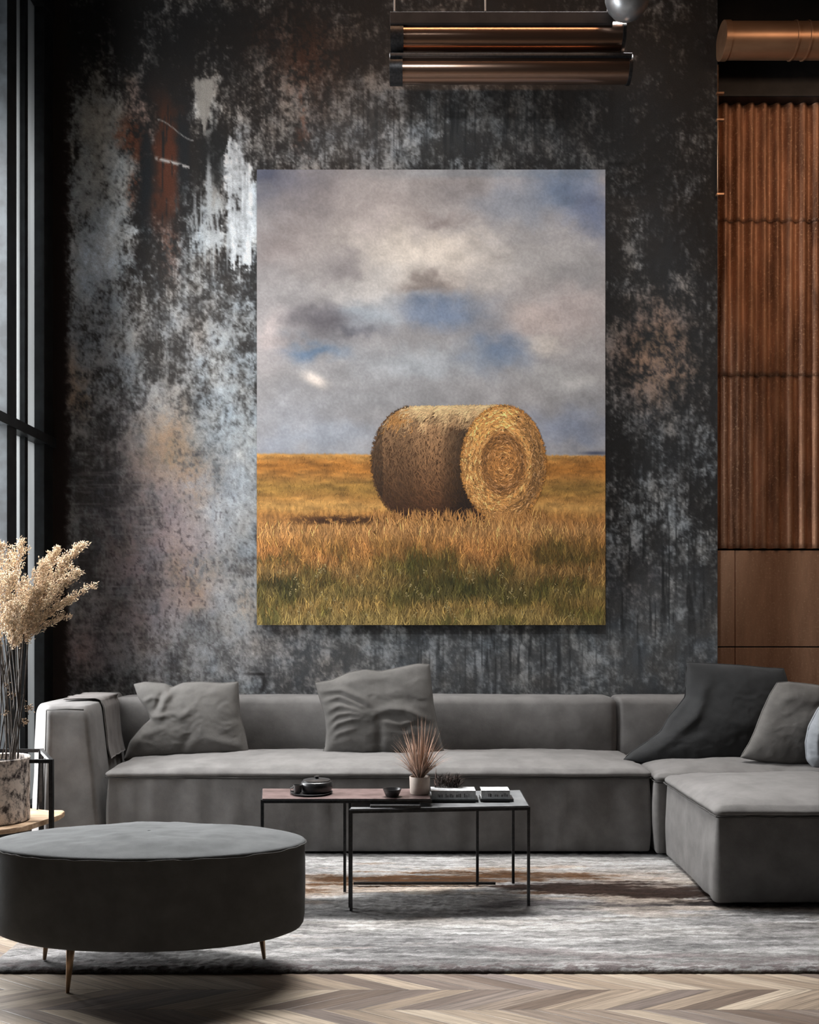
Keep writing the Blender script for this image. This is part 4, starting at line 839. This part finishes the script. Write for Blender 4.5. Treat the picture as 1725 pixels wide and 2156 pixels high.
PL = ['pampas plume leaning furthest left, mostly cut off by the left edge', 'upright pampas plume whose tip touches the left edge of the view', 'pampas plume low at the left edge, partly outside the view', 'upright pampas plume with the tallest tip left of the window post', 'thick pampas plume in the middle of the bouquet, in front of the window post',
      'short pampas plume at the front of the bouquet above the stalks', 'broad pampas plume right of the short front one', 'lowest pampas plume at the left edge just above the vase stalks', 'small low pampas plume directly above the bunch of dark stalks']
for i, (tip, st, D, fat) in enumerate([((-75, 1170), (0, 1330), 4.5, .075), ((-5, 1150), (8, 1335), 4.42, .075), ((-45, 1215), (0, 1350), 4.36, .07), ((45, 1142), (25, 1340), 4.48, .06), ((88, 1188), (38, 1345), 4.40, .075), ((20, 1215), (18, 1352), 4.33, .07), ((70, 1250), (34, 1358), 4.38, .065), ((-60, 1290), (2, 1362), 4.45, .06), ((30, 1280), (26, 1366), 4.30, .05)]):
    pampas(tip, st, D, fat, PL[i], 100+i)
pampas((174, 1148), (44, 1330), 4.42, .052, 'pampas plume reaching highest to the right, brightest at its tip', 120, 1900)
pampas((118, 1160), (40, 1325), 4.5, .052, 'pampas plume standing just left of the highest right-hand plume', 125, 1700)
pampas((166, 1205), (50, 1335), 4.36, .045, 'pampas plume just below the highest right-hand plume', 121, 1400)
pampas((200, 1232), (60, 1335), 4.42, .020, 'thin sparse pampas sprig pointing furthest right', 122, 420)
pampas((145, 1298), (48, 1352), 4.38, .018, 'low thin pampas sprig bending over the window post', 123, 360)
pampas((150, 1262), (48, 1345), 4.40, .034, 'brownish pampas sprig just above the lowest right one', 126, 800)
# loose dry twigs below the plumes
t = thing('dried_twig', 'dark dried twig with tiny pale buds rising from the vase', 'twig', (vx+.05, vy, vz+.06), 'dried twigs in the vase')
MB().tube([(vx+.05, vy, vz+.06), (vx+.07, vy, vz+.31), tuple(P(20, 1500, 4.45)), tuple(P(48, 1462, 4.45)), tuple(P(60, 1505, 4.45))], .002, 6).obj('stalk', mst, t, True)
r_ = np.random.default_rng(9)
for (a_, b_, n_) in (((28, 1462), 8, 40), ((62, 1490), 7, 44), ((52, 1520), 6, 34), ((14, 1440), 6, 14), ((12, 1500), 6, 14)):
    V, Q, cc = [], [], []
    for k in range(n_): floret(V, Q, cc, np.array(P(a_[0]+r_.normal(0, b_*.6), a_[1]+r_.normal(0, b_*.6), 4.45)), r_.normal(0, 1, 3), .012, .003, lin(np.array([190, 165, 140])*r_.uniform(.5, 1.1)))
    mesh_tri('bud_cluster', V, Q, msp, t, np.array(cc))
for i in range(7):
    xb = vx+r_.uniform(-.06, .07); tp_ = P(r_.uniform(-5, 45), r_.uniform(1340, 1420), 4.45)
    o = MB().tube([(xb, vy+r_.uniform(-.05, .05), vz+.06), (xb+.01, vy, vz+.35), tuple(tp_)], .0028, 6).obj('dry_stalk', mst, None, True); tag(o, 'bare dark dry stalk rising among the pampas stems from the vase', 'stalk', 'bare stalks in the birch-bark vase')
